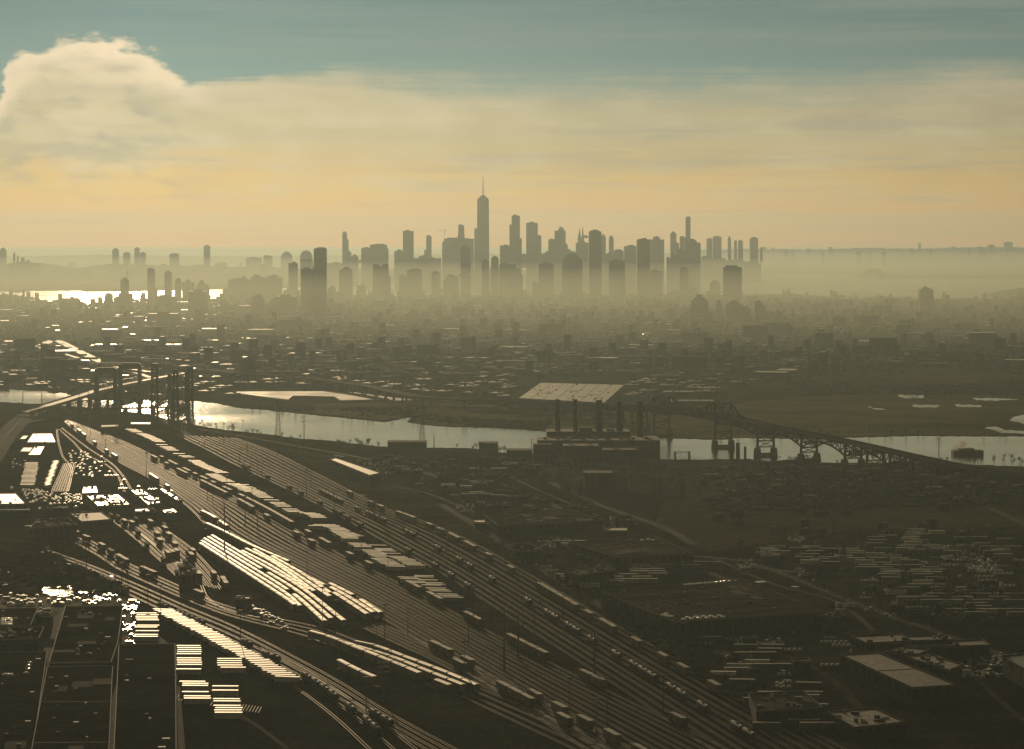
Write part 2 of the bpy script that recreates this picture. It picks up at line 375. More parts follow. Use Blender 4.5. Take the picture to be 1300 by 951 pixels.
ridge('hills', [(-300, 342), (-100, 338), (0, 336), (30, 334), (46, 334), (60, 341), (100, 341), (130, 336), (200, 337), (240, 338), (330, 340), (420, 341), (560, 342), (700, 343)], 14500, 2600, M_far, 3, 5)
ridge('hills', [(820, 322), (900, 318), (960, 316), (1040, 317), (1100, 315), (1180, 316), (1240, 314), (1300, 314), (1400, 313), (1500, 315)], 24000, 4000, M_far, 4, 6)
ridge('hills', [(-300, 322), (0, 326), (120, 324), (240, 326), (420, 325), (600, 322), (820, 322)], 23000, 3000, M_far, 6, 8)
ridge('island', [(1092, 352), (1104, 346), (1108, 341), (1116, 342), (1122, 350), (1140, 351), (1200, 350), (1300, 349), (1420, 350)], 15200, 900, M_far, 5, 3)
ridge('island', [(1254, 379), (1262, 374), (1275, 369), (1290, 367), (1310, 364), (1340, 366), (1400, 372)], 10200, 500, mat('island_scrub', (.03, .032, .018), .95, .05, scale=.02), 8, 3)
# ------------------------------------------------------------------ the river
M_river = water_mat('river_water', .12, .42, .10, (.03, .026, .014))
up = [(-260, 492), (0, 494), (30, 495), (62, 497), (82, 499), (100, 503), (140, 508), (190, 508), (247, 509), (275, 512), (300, 517.5), (330, 520), (363, 523), (390, 526), (416, 528.5), (450, 532), (487, 536), (505, 533), (517, 528.5), (524, 529.5), (517, 535.5),
      (540, 539.5), (577, 542), (625, 543), (660, 545), (693, 548), (720, 551), (760, 555), (800, 557), (845, 556), (900, 558), (940, 556), (992, 557), (1050, 556), (1115, 554.5), (1180, 553.5), (1254, 554), (1300, 554), (1500, 556)]
lo = [(1500, 592), (1300, 592), (1250, 590), (1180, 588), (1131, 587), (1041, 587), (1025, 584), (1005, 583), (975, 585), (949, 582), (900, 583), (845, 583), (800, 584), (720, 582), (673, 574.5), (633, 574), (603, 569), (540, 568), (477, 566), (430, 560), (386, 557), (340, 551),
      (300, 547), (270, 543), (237, 537), (180, 524), (140, 520), (100, 516), (60, 513), (0, 510), (-260, 506)]
sheet('river', rag(up+lo, .45, 5), M_river, -.30)
M_mud = mat('mud', (.035, .032, .02), .8, .2, scale=.02)
def outline(pts, w, z0=-.6, z1=.5, closed=True):
    pass
# inlets, ponds, lagoons
M_pond = water_mat('pond_water', .2, .2, .2)
M_flat = mat('wet_flats', (.05, .043, .03), .6, .18, scale=.02, rnoise=.1)
sheet('tidal_flats', [(300, 497), (345, 496.5), (425, 496.5), (452, 498), (480, 502), (525, 507.5), (500, 508.5), (470, 507), (432, 508), (424, 503), (372, 502), (366, 507), (340, 504), (318, 501), (300, 499)], M_flat, -.28)
for pts in ([(1282, 533), (1290, 528), (1300, 526), (1360, 524), (1360, 538), (1300, 538), (1290, 535)], [(1250, 543), (1262, 541), (1275, 545), (1300, 547), (1340, 548), (1340, 551), (1300, 550), (1270, 549.5), (1262, 546)],
            [(1140, 501), (1173, 501.5), (1172, 505), (1148, 505), (1140, 503)], [(1158, 513.5), (1192, 514), (1190, 517), (1160, 516.5)], [(1212, 513), (1245, 514), (1246, 516.5), (1215, 516)], [(1098, 515), (1112, 518), (1130, 520), (1110, 519.5)],
            [(1234, 505), (1262, 505), (1292, 507), (1262, 508.5), (1240, 508)]):
    sheet('marsh_pond', rag(pts, .6, 3), M_pond, -.28)
sheet('pond', rag([(48, 750), (58, 744), (70, 746), (78, 742), (90, 741.5), (101, 743), (108, 748), (120, 746), (132, 746), (145, 750), (152, 752), (140, 753), (110, 753), (90, 753), (64, 756), (58, 753)], 1.2, 4), M_pond, -.2)
sheet('pond', [(-20, 722), (6, 724), (20, 728), (33, 735), (22, 738), (8, 742), (0, 743), (-20, 742)], M_pond, -.2)
# land cover patches
M_marsh = mat('marsh_grass', (.075, .076, .036), .97, 0, scale=.012, col2=(.17, .135, .066), detail=9)
M_meadow = mat('dry_meadow', (.046, .038, .020), .97, 0, scale=.02, col2=(.085, .062, .034), detail=9)
M_scrub = mat('scrub_ground', (.026, .026, .014), .97, 0, scale=.03, col2=(.038, .032, .018), detail=9)
M_gravel = mat('yard_gravel', (.024, .020, .014), .97, .0, scale=.05, col2=(.046, .038, .026), detail=10)
M_asph = mat('asphalt', (.018, .015, .011), .9, .06, scale=.04, col2=(.036, .030, .022), detail=8)
M_asph2 = mat('worn_asphalt', (.016, .0135, .0095), .97, 0, scale=.03, col2=(.040, .034, .024), detail=8)
M_conc = mat('concrete', (.16, .14, .11), .8, .3, scale=.05)
sheet('marsh', [(400, 512), (500, 509), (600, 512), (700, 516), (800, 519), (900, 514), (1000, 505), (1100, 498), (1300, 494), (1500, 494), (1500, 552), (1254, 552), (1115, 552.5), (1000, 555), (900, 556), (845, 554), (800, 555), (760, 553), (700, 546), (660, 543), (577, 540), (524, 537), (530, 531), (520, 526), (505, 530), (487, 533), (430, 527), (400, 524)], M_marsh, -.5)
sheet('meadow', [(560, 515), (640, 517), (740, 522), (700, 528), (600, 524)], M_meadow, -.45)
sheet('meadow', [(1090, 480), (1160, 474), (1240, 476), (1250, 486), (1130, 490)], M_meadow, -.45)
# ------------------------------------------------------------------ the towers
FC = [facade('facade_blue_glass', (.07, .09, .10), (.03, .045, .06), 3.9, 3.0, .3, .5, .2), facade('facade_grey', (.13, .13, .12), fh=3.4, fw=3.6), facade('facade_brick', (.14, .09, .06), fh=3.1, fw=3.4),
      facade('facade_stone', (.20, .18, .15), fh=3.6, fw=3.8), facade('facade_dark', (.04, .05, .055), (.02, .03, .035), 3.9, 2.8, .3, .5, .2)]
M_roof = mat('roof_dark', (.05, .048, .04), .9, .2, scale=.2)
M_steel = mat('steel_dark', (.05, .05, .045), .6, .4, scale=.5)
def tower(name, D, segs, label, cat='tower', group=None, fi=0, caps=(), mast=None, depth=None, rz=None):
    """segs: (px0, px1, py_top[, taper[, peak]]) blocks at distance D; the first is the main body"""
    b0 = segs[0]; cx = AT((b0[0]+b0[1])/2, D); e = empty(name, (cx, D, 0)); tag(e, label, cat, group)
    used = []
    for k, s in enumerate(segs):
        x0, x1 = AT(s[0], D)-cx, AT(s[1], D)-cx; zt = ZT(s[2], D); tp = s[3] if len(s) > 3 and s[3] else 1.0; w = x1-x0
        dp = depth or min(max(w, 24), 60)
        dp = dp*(1-.06*k) if k else dp
        m = MB()
        pk = s[4] if len(s) > 4 else None
        if k and pk is None and zt > ZT(b0[2], D): z0 = ZT(b0[2], D)-.5
        else: z0 = -1
        bx = (x0+x1)/2 if k == 0 or z0 > 0 else (x0+x1)/2
        m.box(bx, 0, z0, zt, w-(.4 if k else 0), dp, 0, tp)
        nm = 'tower_body' if k == 0 else 'upper_block' if z0 > 0 else 'wing'
        o = m.build(nm, FC[fi], e)
        if pk:      # pyramid, dome or crown: (kind, py)
            zz = ZT(pk[1], D); c = MB()
            if pk[0] == 'pyr': c.box(bx, 0, zt+.01, zz, w*tp*.96, dp*tp*.96, 0, .08)
            elif pk[0] == 'mans': c.box(bx, 0, zt+.01, zt+(zz-zt)*.6, w*.96, dp*.96, 0, .72); c.box(bx, 0, zt+(zz-zt)*.6, zz, w*.62, dp*.62, 0, .5)
            elif pk[0] == 'step': c.box(bx, 0, zt+.01, zt+(zz-zt)*.5, w*.66, dp*.66); c.box(bx, 0, zt+(zz-zt)*.5, zz, w*.34, dp*.34)
            elif pk[0] == 'dome': c.lathe(bx, 0, [(w*.47*math.cos(t*PI/2/6), zt+.01+(zz-zt)*math.sin(t*PI/2/6)) for t in range(6)]+[(w*.03, zz)], 16)
            c.build('crown', M_roof, o)
        else:
            c = MB(); r2 = random.Random(int(D)+k+int(s[0])); c.box(bx+w*r2.uniform(-.15, .15), 0, zt+.01, zt+r2.uniform(3, 6), w*tp*r2.uniform(.3, .6), dp*tp*.5)
            c.box(bx+w*r2.uniform(-.3, .3), dp*.2, zt+.01, zt+2.2, w*tp*.2, dp*.2); c.build('rooftop_plant', M_roof, o)
    for x, w, py in caps:
        X = AT(x, D)-cx; MB().box(X, 0, ZT(b0[2], D)+.01, ZT(py, D), w*D/F, min(w*D/F, 20)).build('roof_house', M_roof, e)
    if mast:
        x, p0, p1, r = mast; X = AT(x, D)-cx; MB().lathe(X, 0, [(r, ZT(p0, D)), (r*.7, ZT((p0+p1)/2, D)), (r*.25, ZT(p1, D))], 8).build('mast', M_steel, e)
    if rz: e.rotation_euler[2] = rz
    return e
T = tower; GM = 'towers of the island skyline beyond the river'; GJ = 'towers on the near bank of the broad river'; GI = 'inland towers standing in front of the waterfront'; GF = 'faint buildings on the far shore'
# tallest tower: square base, chamfered shaft, parapet ring and spire
D = 12000; e = empty('skyscraper', (AT(613.3, D), D, 0)); tag(e, 'tallest glass skyscraper of the skyline, with tapering shaft, stepped crown and spire', 'skyscraper', GM)
w = 15.9*D/F/2; m = MB(); zb, zt = 56, ZT(254, D)
MB().box(0, 0, -1, zb, 2*w+2, 2*w+2).build('podium', FC[1], e)
m.v = [(sx*w, sy*w, zb+.01) for sx, sy in ((-1, -1), (1, -1), (1, 1), (-1, 1))] + [(sx*w*.985, sy*w*.985, zt) for sx, sy in ((0, -1), (1, 0), (0, 1), (-1, 0))]
m.v = [(sx*w, sy*w, zb+.01) for sx, sy in ((-1, -1), (1, -1), (1, 1), (-1, 1))] + [(sx*w*.93, sy*w*.93, zt) for sx, sy in ((-.35, -1), (.35, -1), (1, -.35), (1, .35), (.35, 1), (-.35, 1), (-1, .35), (-1, -.35))]
m.f = [(3, 2, 1, 0), (4, 5, 6, 7, 8, 9, 10, 11), (0, 1, 5, 4), (1, 6, 5), (1, 2, 7, 6), (2, 8, 7), (2, 3, 9, 8), (3, 10, 9), (3, 0, 11, 10), (0, 4, 11)]
m.build('tower_shaft', FC[0], e)
MB().box(0, 0, zt, ZT(251.5, D), w*1.72, w*1.72).build('parapet', FC[0], e); MB().box(0, 0, ZT(251.5, D)+.01, ZT(249.3, D), w*1.15, w*1.15).build('crown', M_steel, e)
MB().lathe(0, 0, [(9, ZT(249.3, D)), (9, ZT(248, D)), (2.6, ZT(247.5, D)), (2.2, ZT(238, D)), (1.5, ZT(230, D)), (.7, ZT(222, D))], 10).build('spire', M_steel, e)
T('skyscraper', 12300, [(564, 601.5, 303), (561.5, 564.5, 308), (581, 590, 293, .82)], 'broad bulky block with a slim tapering tower rising from its roof, just before the spire', 'skyscraper', GM, 1, depth=80)
e = T('skyscraper', 12500, [(581, 590.2, 286, .8)], 'slim tower with tapering flat top behind the broad block', 'skyscraper', GM, 0)
T('skyscraper', 12150, [(602.2, 606.5, 290.7)], 'thin slab tight against the spired tower', 'skyscraper', GM, 0)
T('skyscraper', 11700, [(649.5, 660, 274), (646.7, 650, 286), (659.8, 662.5, 303), (634.5, 647, 311.6)], 'stepped glass skyscraper with low wing, first big one after the spired tower', 'skyscraper', GM, 0)
T('skyscraper', 12100, [(668, 682.6, 283)], 'flat-topped plain slab skyscraper between the stepped one and a stepped setback tower', 'skyscraper', GM, 0)
T('skyscraper', 12400, [(682, 687.3, 299.5), (677, 683, 320)], 'narrow grey slab peeping out behind the plain slab', 'skyscraper', GM, 1)
T('skyscraper', 11900, [(704, 718, 293), (696, 704.5, 304), (709.5, 715.5, 289), (717.5, 720.8, 310.5), (692, 697, 320), (720.5, 724, 317)], 'setback tower with capped top and steps down both sides', 'skyscraper', GM, 3)
T('skyscraper', 12200, [(733, 738.5, 303, .8, ('pyr', 290)), (731, 747, 308)], 'gothic tower with a needle-pointed roof', 'skyscraper', GM, 3)
T('skyscraper', 12350, [(737.6, 742, 302, .7, ('pyr', 287.5)), (741, 747, 299.5)], 'second needle-pointed tower, close behind the gothic one', 'skyscraper', GM, 3)
T('skyscraper', 12000, [(763, 769, 301, 1, ('pyr', 297))], 'tower with a small pointed roof showing beside the dark slab', 'skyscraper', GM, 1)
T('skyscraper', 12400, [(773, 779, 304, 1, ('dome', 299))], 'slim domed tower standing free in the skyline gap', 'skyscraper', GM, 3)
T('skyscraper', 11800, [(779, 791.5, 319, 1, ('mans', 316.5)), (767, 780, 322)], 'low round-backed block between slim domed tower and flat slabs', 'skyscraper', GM, 3)
T('skyscraper', 11500, [(792.5, 807.5, 312.5)], 'mid-height flat block leaning against the dark wide slab', 'skyscraper', GM, 1)
T('skyscraper', 11900, [(824.4, 842.7, 304, 1), (829, 837, 301)], 'wide grey block with a raised roof house beside the dark slab', 'skyscraper', GM, 1)
T('skyscraper', 12600, [(851, 858.6, 297, 1, ('pyr', 293.5)), (858, 862, 309)], 'tower with little pointed cap, the one before the slimmest tower', 'skyscraper', GM, 1)
T('skyscraper', 12500, [(870.4, 876.4, 276, 1)], 'slimmest pencil tower rising high behind a stepped dark mass', 'skyscraper', GM, 1, depth=24)
T('skyscraper', 11200, [(869, 886, 309, 1, ('mans', 303)), (886, 889.3, 309), (858, 870, 317.5), (851, 859, 323), (846, 852, 328)], 'dark mass stepping down to one side at the foot of the pencil tower', 'skyscraper', GM, 4)
T('skyscraper', 12300, [(863, 870.5, 301)], 'flat block tucked between the pencil tower and capped tower', 'skyscraper', GM, 1)
for a in ((897, 904, 303, None, 'flat pale tower, first of the faint far end group'), (905, 915.6, 300.6, None, 'widest flat tower of the faint far end group'), (924, 928, 304, ('pyr', 299), 'needle-like pointed tower of the faint far end group'),
          (932, 935.4, 306, None, 'smallest thin tower of the faint far end group'), (937, 943, 307, ('dome', 304.5), 'round-topped tower of the faint far end group'), (952, 962, 303, ('mans', 301), 'last tower of the faint far end group, with bevel-free hipped top')):
    T('tower', 14500, [(a[0], a[1], a[2], 1, a[3]) if a[3] else (a[0], a[1], a[2])], a[4].replace('bevel-free ', ''), 'tower', GM, 1)
T('tower', 14300, [(890, 900, 326), (899, 921, 328), (920, 946, 331)], 'long low blocks under the faint far end group', 'building', GM, 1)
T('tower', 14000, [(945, 958, 333), (957, 966, 335), (965, 968, 315)], 'last low blocks where the skyline runs out over the bay', 'building', GM, 1)
T('skyscraper', 12700, [(434.7, 440.5, 295.5), (440, 442.5, 305), (441, 446, 320)], 'lone slim tower beyond the pair of dark inland towers', 'skyscraper', GM, 1)
T('skyscraper', 12500, [(445.5, 455, 328, 1, ('mans', 323))], 'small domed block beside the lone slim tower', 'building', GM, 3)
T('skyscraper', 12100, [(469.6, 491.5, 310.8, .97), (459, 470, 315), (491, 493, 316)], 'very broad bulky block with a lower shoulder', 'building', GM, 1, depth=70)
T('skyscraper', 12000, [(500.7, 511.5, 319), (504, 509, 317.5)], 'stubby tower against the flat-topped tall slab', 'building', GM, 1)
T('skyscraper', 12100, [(511.7, 525, 293.3)], 'tall flat-topped slab midway between dark pair and spired tower', 'skyscraper', GM, 0)
T('skyscraper', 12300, [(541, 548, 299.8, .94), (538.5, 541.5, 318), (536.5, 539, 326)], 'slim curved tower with a sloping buttress on one side', 'skyscraper', GM, 0)
T('skyscraper', 11900, [(525, 560, 327.7), (532, 545, 325)], 'long low blocks under the slim curved tower', 'building', GM, 3)
T('skyscraper', 12000, [(621.5, 634, 340), (687, 700, 322), (720, 731, 320), (662, 668, 323)], 'low blocks filling the gaps after the spired tower', 'building', GM, 3)
T('skyscraper', 12600, [(416, 434, 334), (447, 459, 330)], 'low pale blocks around the lone slim tower', 'building', GM, 3)
T('skyscraper', 12500, [(381.5, 396, 323, 1, ('dome', 318))], 'faint domed tower half hidden behind the dark pair', 'skyscraper', GM, 3)
# construction cranes on the skyline
def tower_crane(D, px, pyb, pyt, armL, armR, label):
    X = AT(px, D); e = empty('tower_crane', (X, D, 0)); tag(e, label, 'crane', 'tower cranes'); s = D/F; zt = ZT(pyt, D); zb = ZT(pyb, D)
    m = MB(); w = 2.2
    for sx, sy in ((-1, -1), (1, -1), (1, 1), (-1, 1)): m.bar((sx*w/2, sy*w/2, zb), (sx*w/2, sy*w/2, zt), .5)
    z = zb; k = 1
    while z < zt-4: m.bar((-w/2*k, -w/2, z), (w/2*k, -w/2, z+4), .3); m.bar((-w/2*k, w/2, z), (w/2*k, w/2, z+4), .3); z += 4; k = -k
    m.build('mast', M_steel, e)
    j = MB(); j.bar((armL*s, 0, zt), (armR*s, 0, zt), .9); j.bar((armL*s*.9, 0, zt+3), (0, 0, zt+9), .35); j.bar((armR*s*.9, 0, zt+1), (0, 0, zt+9), .35); j.bar((0, 0, zt), (0, 0, zt+9), .9); j.build('jib', M_steel, e)
    MB().box((armL if abs(armL) < abs(armR) else armR)*s*.85, 0, zt-3, zt, 4, 2.5).build('counterweight', M_steel, e)
tower_crane(12400, 564, 303, 293, -10, 3, 'faint tower crane standing over the broad bulky block by the spired tower')
tower_crane(7600, 517, 396, 383, -5, 3, 'tower crane over the flat unfinished building in the haze')
# nearer bank of the broad river
T('tower', 9700, [(585, 597.5, 313)], 'dark slender glass tower in front of the broad block beside the spire', 'tower', GJ, 4)
T('tower', 9600, [(747.6, 763.4, 294), (748.6, 761, 293)], 'tallest dark slab on the near bank, before the gothic towers', 'tower', GJ, 4)
T('tower', 9700, [(808.5, 824.6, 304)], 'dark wide slab with flat top, before the grey wide block', 'tower', GJ, 4)
T('tower', 9500, [(611.5, 620.8, 333, 1, ('pyr', 328.5))], 'narrow tower with peaked roof just after the spired tower', 'tower', GJ, 3)
T('tower', 9600, [(623.5, 633, 329, 1, ('dome', 325))], 'dome-topped narrow tower on the near bank', 'tower', GJ, 3)
T('tower', 9500, [(634, 655, 335), (655, 661.5, 342), (661, 664, 350)], 'broad flat block with stepped shoulder beside the dome-topped tower', 'tower', GJ, 1)
T('tower', 9400, [(683.8, 702.7, 336, 1, ('mans', 333)), (676, 684, 359.5)], 'wide dark block with softly rounded top', 'tower', GJ, 4)
T('tower', 9300, [(716.5, 735, 326, 1, ('mans', 321.5)), (713.7, 717, 331), (734.5, 739.5, 330)], 'wide tower with round hat-shaped crown and shoulders', 'tower', GJ, 2)
T('tower', 9400, [(773, 793, 330.7)], 'flat-topped dark square block before the slim domed tower', 'tower', GJ, 4)
T('tower', 9600, [(825, 841, 344)], 'lower flat block at the foot of the dark wide slab', 'tower', GJ, 1)
T('tower', 9500, [(862.5, 873.7, 340), (850, 863, 370), (873, 885, 367)], 'single slim square tower below the dark stepped mass', 'tower', GJ, 1)
T('tower', 9700, [(901, 914, 360, 1, ('mans', 356))], 'small hat-roofed block beside the twin-capped slab', 'tower', GJ, 2)
T('tower', 8800, [(918, 941.3, 339)], 'big slab with two roof houses like ears standing over the bay', 'tower', GJ, 1, caps=((923.5, 4, 336.5), (934, 4, 337)), depth=28)
T('tower', 9500, [(432.5, 447.5, 342, 1, ('step', 339)), (430.5, 433, 344)], 'tall block with little stepped crown, next after the dark pair', 'tower', GJ, 1)
T('tower', 9600, [(454, 464, 362)], 'small flat block seen against the pale water', 'tower', GJ, 2)
T('tower', 9300, [(473.5, 482, 337, 1, ('dome', 334.8)), (481.5, 485.5, 340), (485, 493.3, 337, 1, ('dome', 334.8)), (493, 496, 351), (468, 474, 374)], 'twin-domed tower block, two round tops joined together', 'tower', GJ, 2)
T('tower', 9500, [(517, 535.4, 343, 1, ('mans', 341)), (506.6, 517.2, 350)], 'broad tower with lower wing after the twin-domed block', 'tower', GJ, 2)
T('tower', 9400, [(548, 558, 347, 1, ('dome', 344))], 'rounded slim tower before the long low blocks', 'tower', GJ, 3)
T('tower', 9300, [(566, 582, 350.5), (582, 597, 348), (563, 567, 357)], 'bulky double block at the foot of the dark slender glass tower', 'tower', GJ, 3)
T('tower', 9500, [(416, 426, 365), (426, 431.5, 371)], 'stepped low block in the gap after the dark pair', 'tower', GJ, 2)
T('tower', 9600, [(366.7, 377.7, 334), (364, 367.5, 366)], 'slim grey tower just before the dark pair', 'tower', GJ, 1)
T('tower', 9700, [(336, 357.5, 352, 1), (345, 352, 350)], 'largest of four joined bulky blocks on the waterfront', 'tower', GJ, 3, depth=70)
T('tower', 9800, [(318.6, 336.4, 351.5), (322, 327, 350)], 'second of four joined bulky blocks, with small roof house', 'tower', GJ, 3, depth=70)
T('tower', 9700, [(291, 319, 354.5), (304, 313, 352.5)], 'widest and lowest of four joined bulky blocks', 'tower', GJ, 2, depth=70)
T('tower', 9600, [(283, 291.5, 367)], 'small low end block of the four joined ones', 'tower', GJ, 2)
T('tower', 9400, [(209.3, 218, 345.5)], 'slim flat tower over the bright water, second of two alike', 'tower', GJ, 1)
T('tower', 9500, [(187.5, 196.4, 341.5), (195.5, 199.8, 367)], 'slim flat tower over the bright water, first and taller of two alike', 'tower', GJ, 1)
T('tower', 9300, [(222.5, 230, 356, 1, ('mans', 353))], 'small hat-topped block between the slim tower and square blocks', 'tower', GJ, 2)
T('tower', 9300, [(232, 246, 358), (236, 242, 356.5)], 'square block with small roof house over the bright water', 'tower', GJ, 2)
T('tower', 9400, [(250, 262, 361, 1, ('step', 356)), (261, 265.5, 363)], 'stepped block with small crown beside the gap of bright water', 'tower', GJ, 2)
# inland
D = 7743; e = T('tower', D, [(398.8, 414.6, 315.5)], 'taller of the two dark glass towers standing side by side inland', 'tower', 'the pair of dark inland glass towers', 4, caps=((406, 3, 313.8),), depth=34)
e = T('tower', D+10, [(382.2, 396.6, 341.5), (396.6, 398.6, 342)], 'shorter dark tower of the pair, its open steel frame top unfinished', 'tower', 'the pair of dark inland glass towers', 4, depth=34)
m = MB(); cxx = AT(389.4, D+10)-e.location.x; ww = 14.2*D/F
for i in range(5):
    for sy in (-15, 15): m.bar((cxx-ww/2+i*ww/4, sy, ZT(341.5, D)), (cxx-ww/2+i*ww/4, sy, ZT(329, D)), 1.1)
for z in range(7):
    zz = ZT(341.5, D)+z*4.1; m.box(cxx, 0, zz, zz+.5 if z < 6 else zz+2.2, ww, 31)
m.build('open_frame', M_steel, e)
T('tower', 7600, [(410, 420.5, 396), (380, 383, 390)], 'low podium blocks at the foot of the dark pair', 'building', GI, 2)
T('tower', 7700, [(320, 335.2, 376.5, 1, ('step', 374))], 'dark ribbed apartment tower with small stepped crown', 'tower', GI, 2)
T('tower', 7700, [(351.5, 376.8, 376), (344.7, 352, 379.5)], 'wide dark apartment slab next to the ribbed apartment tower', 'tower', GI, 2)
T('tower', 8000, [(240.6, 262.6, 369.5)], 'plain square block before the gap of bright water', 'tower', GI, 2)
T('tower', 7900, [(276, 318, 388, 1), (283, 297, 386)], 'long low slab under the four joined blocks', 'building', GI, 1)
T('tower', 8200, [(201, 223.7, 376), (197, 202, 380)], 'low square block at the foot of the second slim tower', 'building', GI, 2)
T('tower', 8300, [(153.5, 163.2, 354.5), (151.2, 167.8, 372.5), (146, 152, 378)], 'antenna-topped tower on a broad base before the bright water', 'tower', GI, 1, mast=(161.5, 354, 341, 1.0))
T('tower', 8300, [(133.7, 142.8, 373.3)], 'small square block cut out against the bright water', 'building', GI, 2)
T('tower', 6900, [(146, 182, 401.5), (152, 163, 399.5)], 'broad dim block low in the haze, wider one', 'building', GI, 2)
T('tower', 6900, [(112, 140, 408), (120, 131, 406)], 'broad dim block low in the haze, narrower one', 'building', GI, 2)
T('tower', 6900, [(188, 226, 398), (242, 266, 405)], 'two linked dim slabs low in the haze', 'building', GI, 2)
T('tower', 7600, [(511, 539, 396)], 'flat unfinished building with a tower crane over it', 'building', GI, 2)
T('tower', 7800, [(541, 550.6, 391.5, 1, ('mans', 389.3))], 'small dim tower beside the unfinished building', 'tower', GI, 2)
T('tower', 7700, [(594.5, 606.5, 397, 1, ('mans', 394.3))], 'small dim round-topped block alone in the mid haze', 'tower', GI, 2)
T('tower', 7000, [(788.8, 803.6, 399.5), (793, 798, 394.5)], 'small dark block with raised cap alone in the city haze', 'tower', GI, 2)
T('tower', 6800, [(877, 898.6, 381.5, 1, ('step', 374)), (874, 878, 396)], 'dark broad tower with stepped pointed crown inland of the bay', 'tower', GI, 2)
T('tower', 6900, [(862, 878, 398), (848, 855, 394)], 'low dark building beside the dark stepped-crown tower', 'building', GI, 2)
T('tower', 7000, [(909.6, 916, 383.5)], 'narrow dark tower between two broad dark ones', 'tower', GI, 2)
T('tower', 6900, [(920.7, 942, 386, 1, ('step', 381)), (942, 953, 391)], 'dark broad tower below the slab with ears', 'tower', GI, 2)
T('tower', 6900, [(958, 966.5, 383.5, 1, ('step', 381)), (966, 972, 389), (971, 978, 396), (977, 983, 402)], 'dark tower whose roof steps down like stairs', 'tower', GI, 2)
T('tower', 6700, [(984, 990, 395.5), (1003.8, 1009.5, 395), (989.5, 1004.5, 403.5)], 'pair of dark stair towers joined by a lower block', 'building', GI, 2)
T('tower', 6500, [(1056, 1071.5, 404), (1060, 1067, 402)], 'lone squat dark block in the flat dark district', 'building', GI, 2)
T('tower', 7800, [(1167, 1183.8, 367.5, 1), (1171, 1180, 365.3)], 'lone dark apartment tower standing against the bay', 'tower', GI, 2)
# the far shore
for i, a in enumerate(((0, 7.6, 318, ('dome', 314.5), 'faint domed tower at the far end of the shore'), (143, 150.6, 318, ('dome', 315), 'faint round-topped tower, first of a far trio'), (157, 165, 321, None, 'faint flat tower, middle of a far trio'),
          (171, 177, 315, None, 'faint tallest tower of a far trio'), (178, 185, 321, None, 'faint lower block beside the far trio'), (216, 227, 323, ('mans', 321.5), 'far dim block with hipped roof over the slim tower'), (259, 266.5, 312, None, 'far dim slab beyond the stepped block'),
          (313, 332, 327.4, None, 'wide pale block faint in the distance'), (335, 345.5, 325, None, 'pale block with ragged roof faint in the distance'), (357, 371, 325, ('mans', 319.5), 'peaked pale mass with thin antennas in the distance'),
          (273, 288, 334, None, 'low faint block group, first'), (242, 264, 336.7, None, 'low faint long block'), (200, 214, 337, None, 'low faint block above the bright water'), (1275, 1285, 307.5, None, 'small far building on the horizon over the bay'), (1254, 1262, 311, None, 'tiny far building on the horizon over the bay'),
          (1166, 1169, 309, None, 'tiny needle-thin far tower on the horizon'))):
    far = 15500 if i < 13 else 23000
    T('tower', far, [(a[0], a[1], a[2], 1, a[3]) if a[3] else (a[0], a[1], a[2])], a[4], 'tower', GF, 1)
T('factory', 13800, [(13, 46, 334), (17, 19, 322), (22, 23.3, 325), (27, 31, 328), (33, 38, 331), (46, 52, 337)], 'jagged old plant with thin stacks across the bright water', 'factory', GF, 1)
for i in range(40):
    r = random.Random(i+50); x = r.uniform(-10, 420); T('tower', r.uniform(14000, 17000), [(x, x+r.uniform(3, 9), r.uniform(334, 342))], 'low faint building in the haze of the far shore', 'building', 'low faint buildings of the far shore', 1)
for i in range(26):
    r = random.Random(i+150); x = r.uniform(960, 1320); T('tower', r.uniform(20000, 24000), [(x, x+r.uniform(2, 7), r.uniform(313, 322))], 'low faint building on the far shore over the bay', 'building', 'low faint buildings over the bay', 1)
M_asph3 = mat('asphalt_stained', (.018, .015, .011), .97, .0, scale=.03, col2=(.048, .040, .028), detail=9)
sheet('rail_yard_ground', [(60, 527), (110, 533), (175, 543), (240, 552), (300, 560), (360, 570), (430, 580), (500, 605), (560, 640), (640, 690), (720, 745), (800, 795), (880, 840), (990, 905), (1010, 1010), (300, 1010), (210, 860), (170, 800), (60, 715), (0, 690), (-60, 690), (-60, 620), (0, 560), (40, 532)], M_gravel, -.50)
sheet('parking_lot', [(160, 548), (200, 556), (262, 590), (325, 628), (400, 655), (500, 700), (600, 760), (590, 775), (520, 742), (440, 700), (360, 665), (300, 634), (220, 590)], M_asph2, -.45)
sheet('parking_lot', [(190, 772), (215, 775), (345, 850), (380, 885), (330, 1010), (240, 1010), (225, 825), (160, 770)], M_asph2, -.44)
sheet('parking_lot', [(-60, 575), (20, 560), (75, 545), (100, 566), (150, 600), (190, 618), (260, 650), (240, 664), (120, 668), (-60, 672)], M_asph2, -.45)
sheet('parking_lot', [(-60, 757), (165, 756), (180, 775), (232, 830), (240, 1010), (-80, 1010)], M_asph, -.44)
sheet('dark_field', [(-60, 690), (60, 702), (120, 728), (165, 752), (-60, 757)], M_scrub, -.44)
sheet('dirt_lot', [(300, 556), (420, 578), (480, 598), (560, 640), (640, 690), (600, 684), (500, 650), (400, 602), (300, 570)], mat('dirt', (.045, .036, .024), .97, 0, scale=.04, col2=(.07, .056, .038), detail=9), -.46)
sheet('parking_lot', [(560, 640), (620, 643), (780, 650), (830, 668), (900, 700), (1080, 672), (1310, 668), (1400, 800), (1400, 1010), (1010, 1010), (880, 840), (720, 745), (640, 690)], M_asph3, -.47)
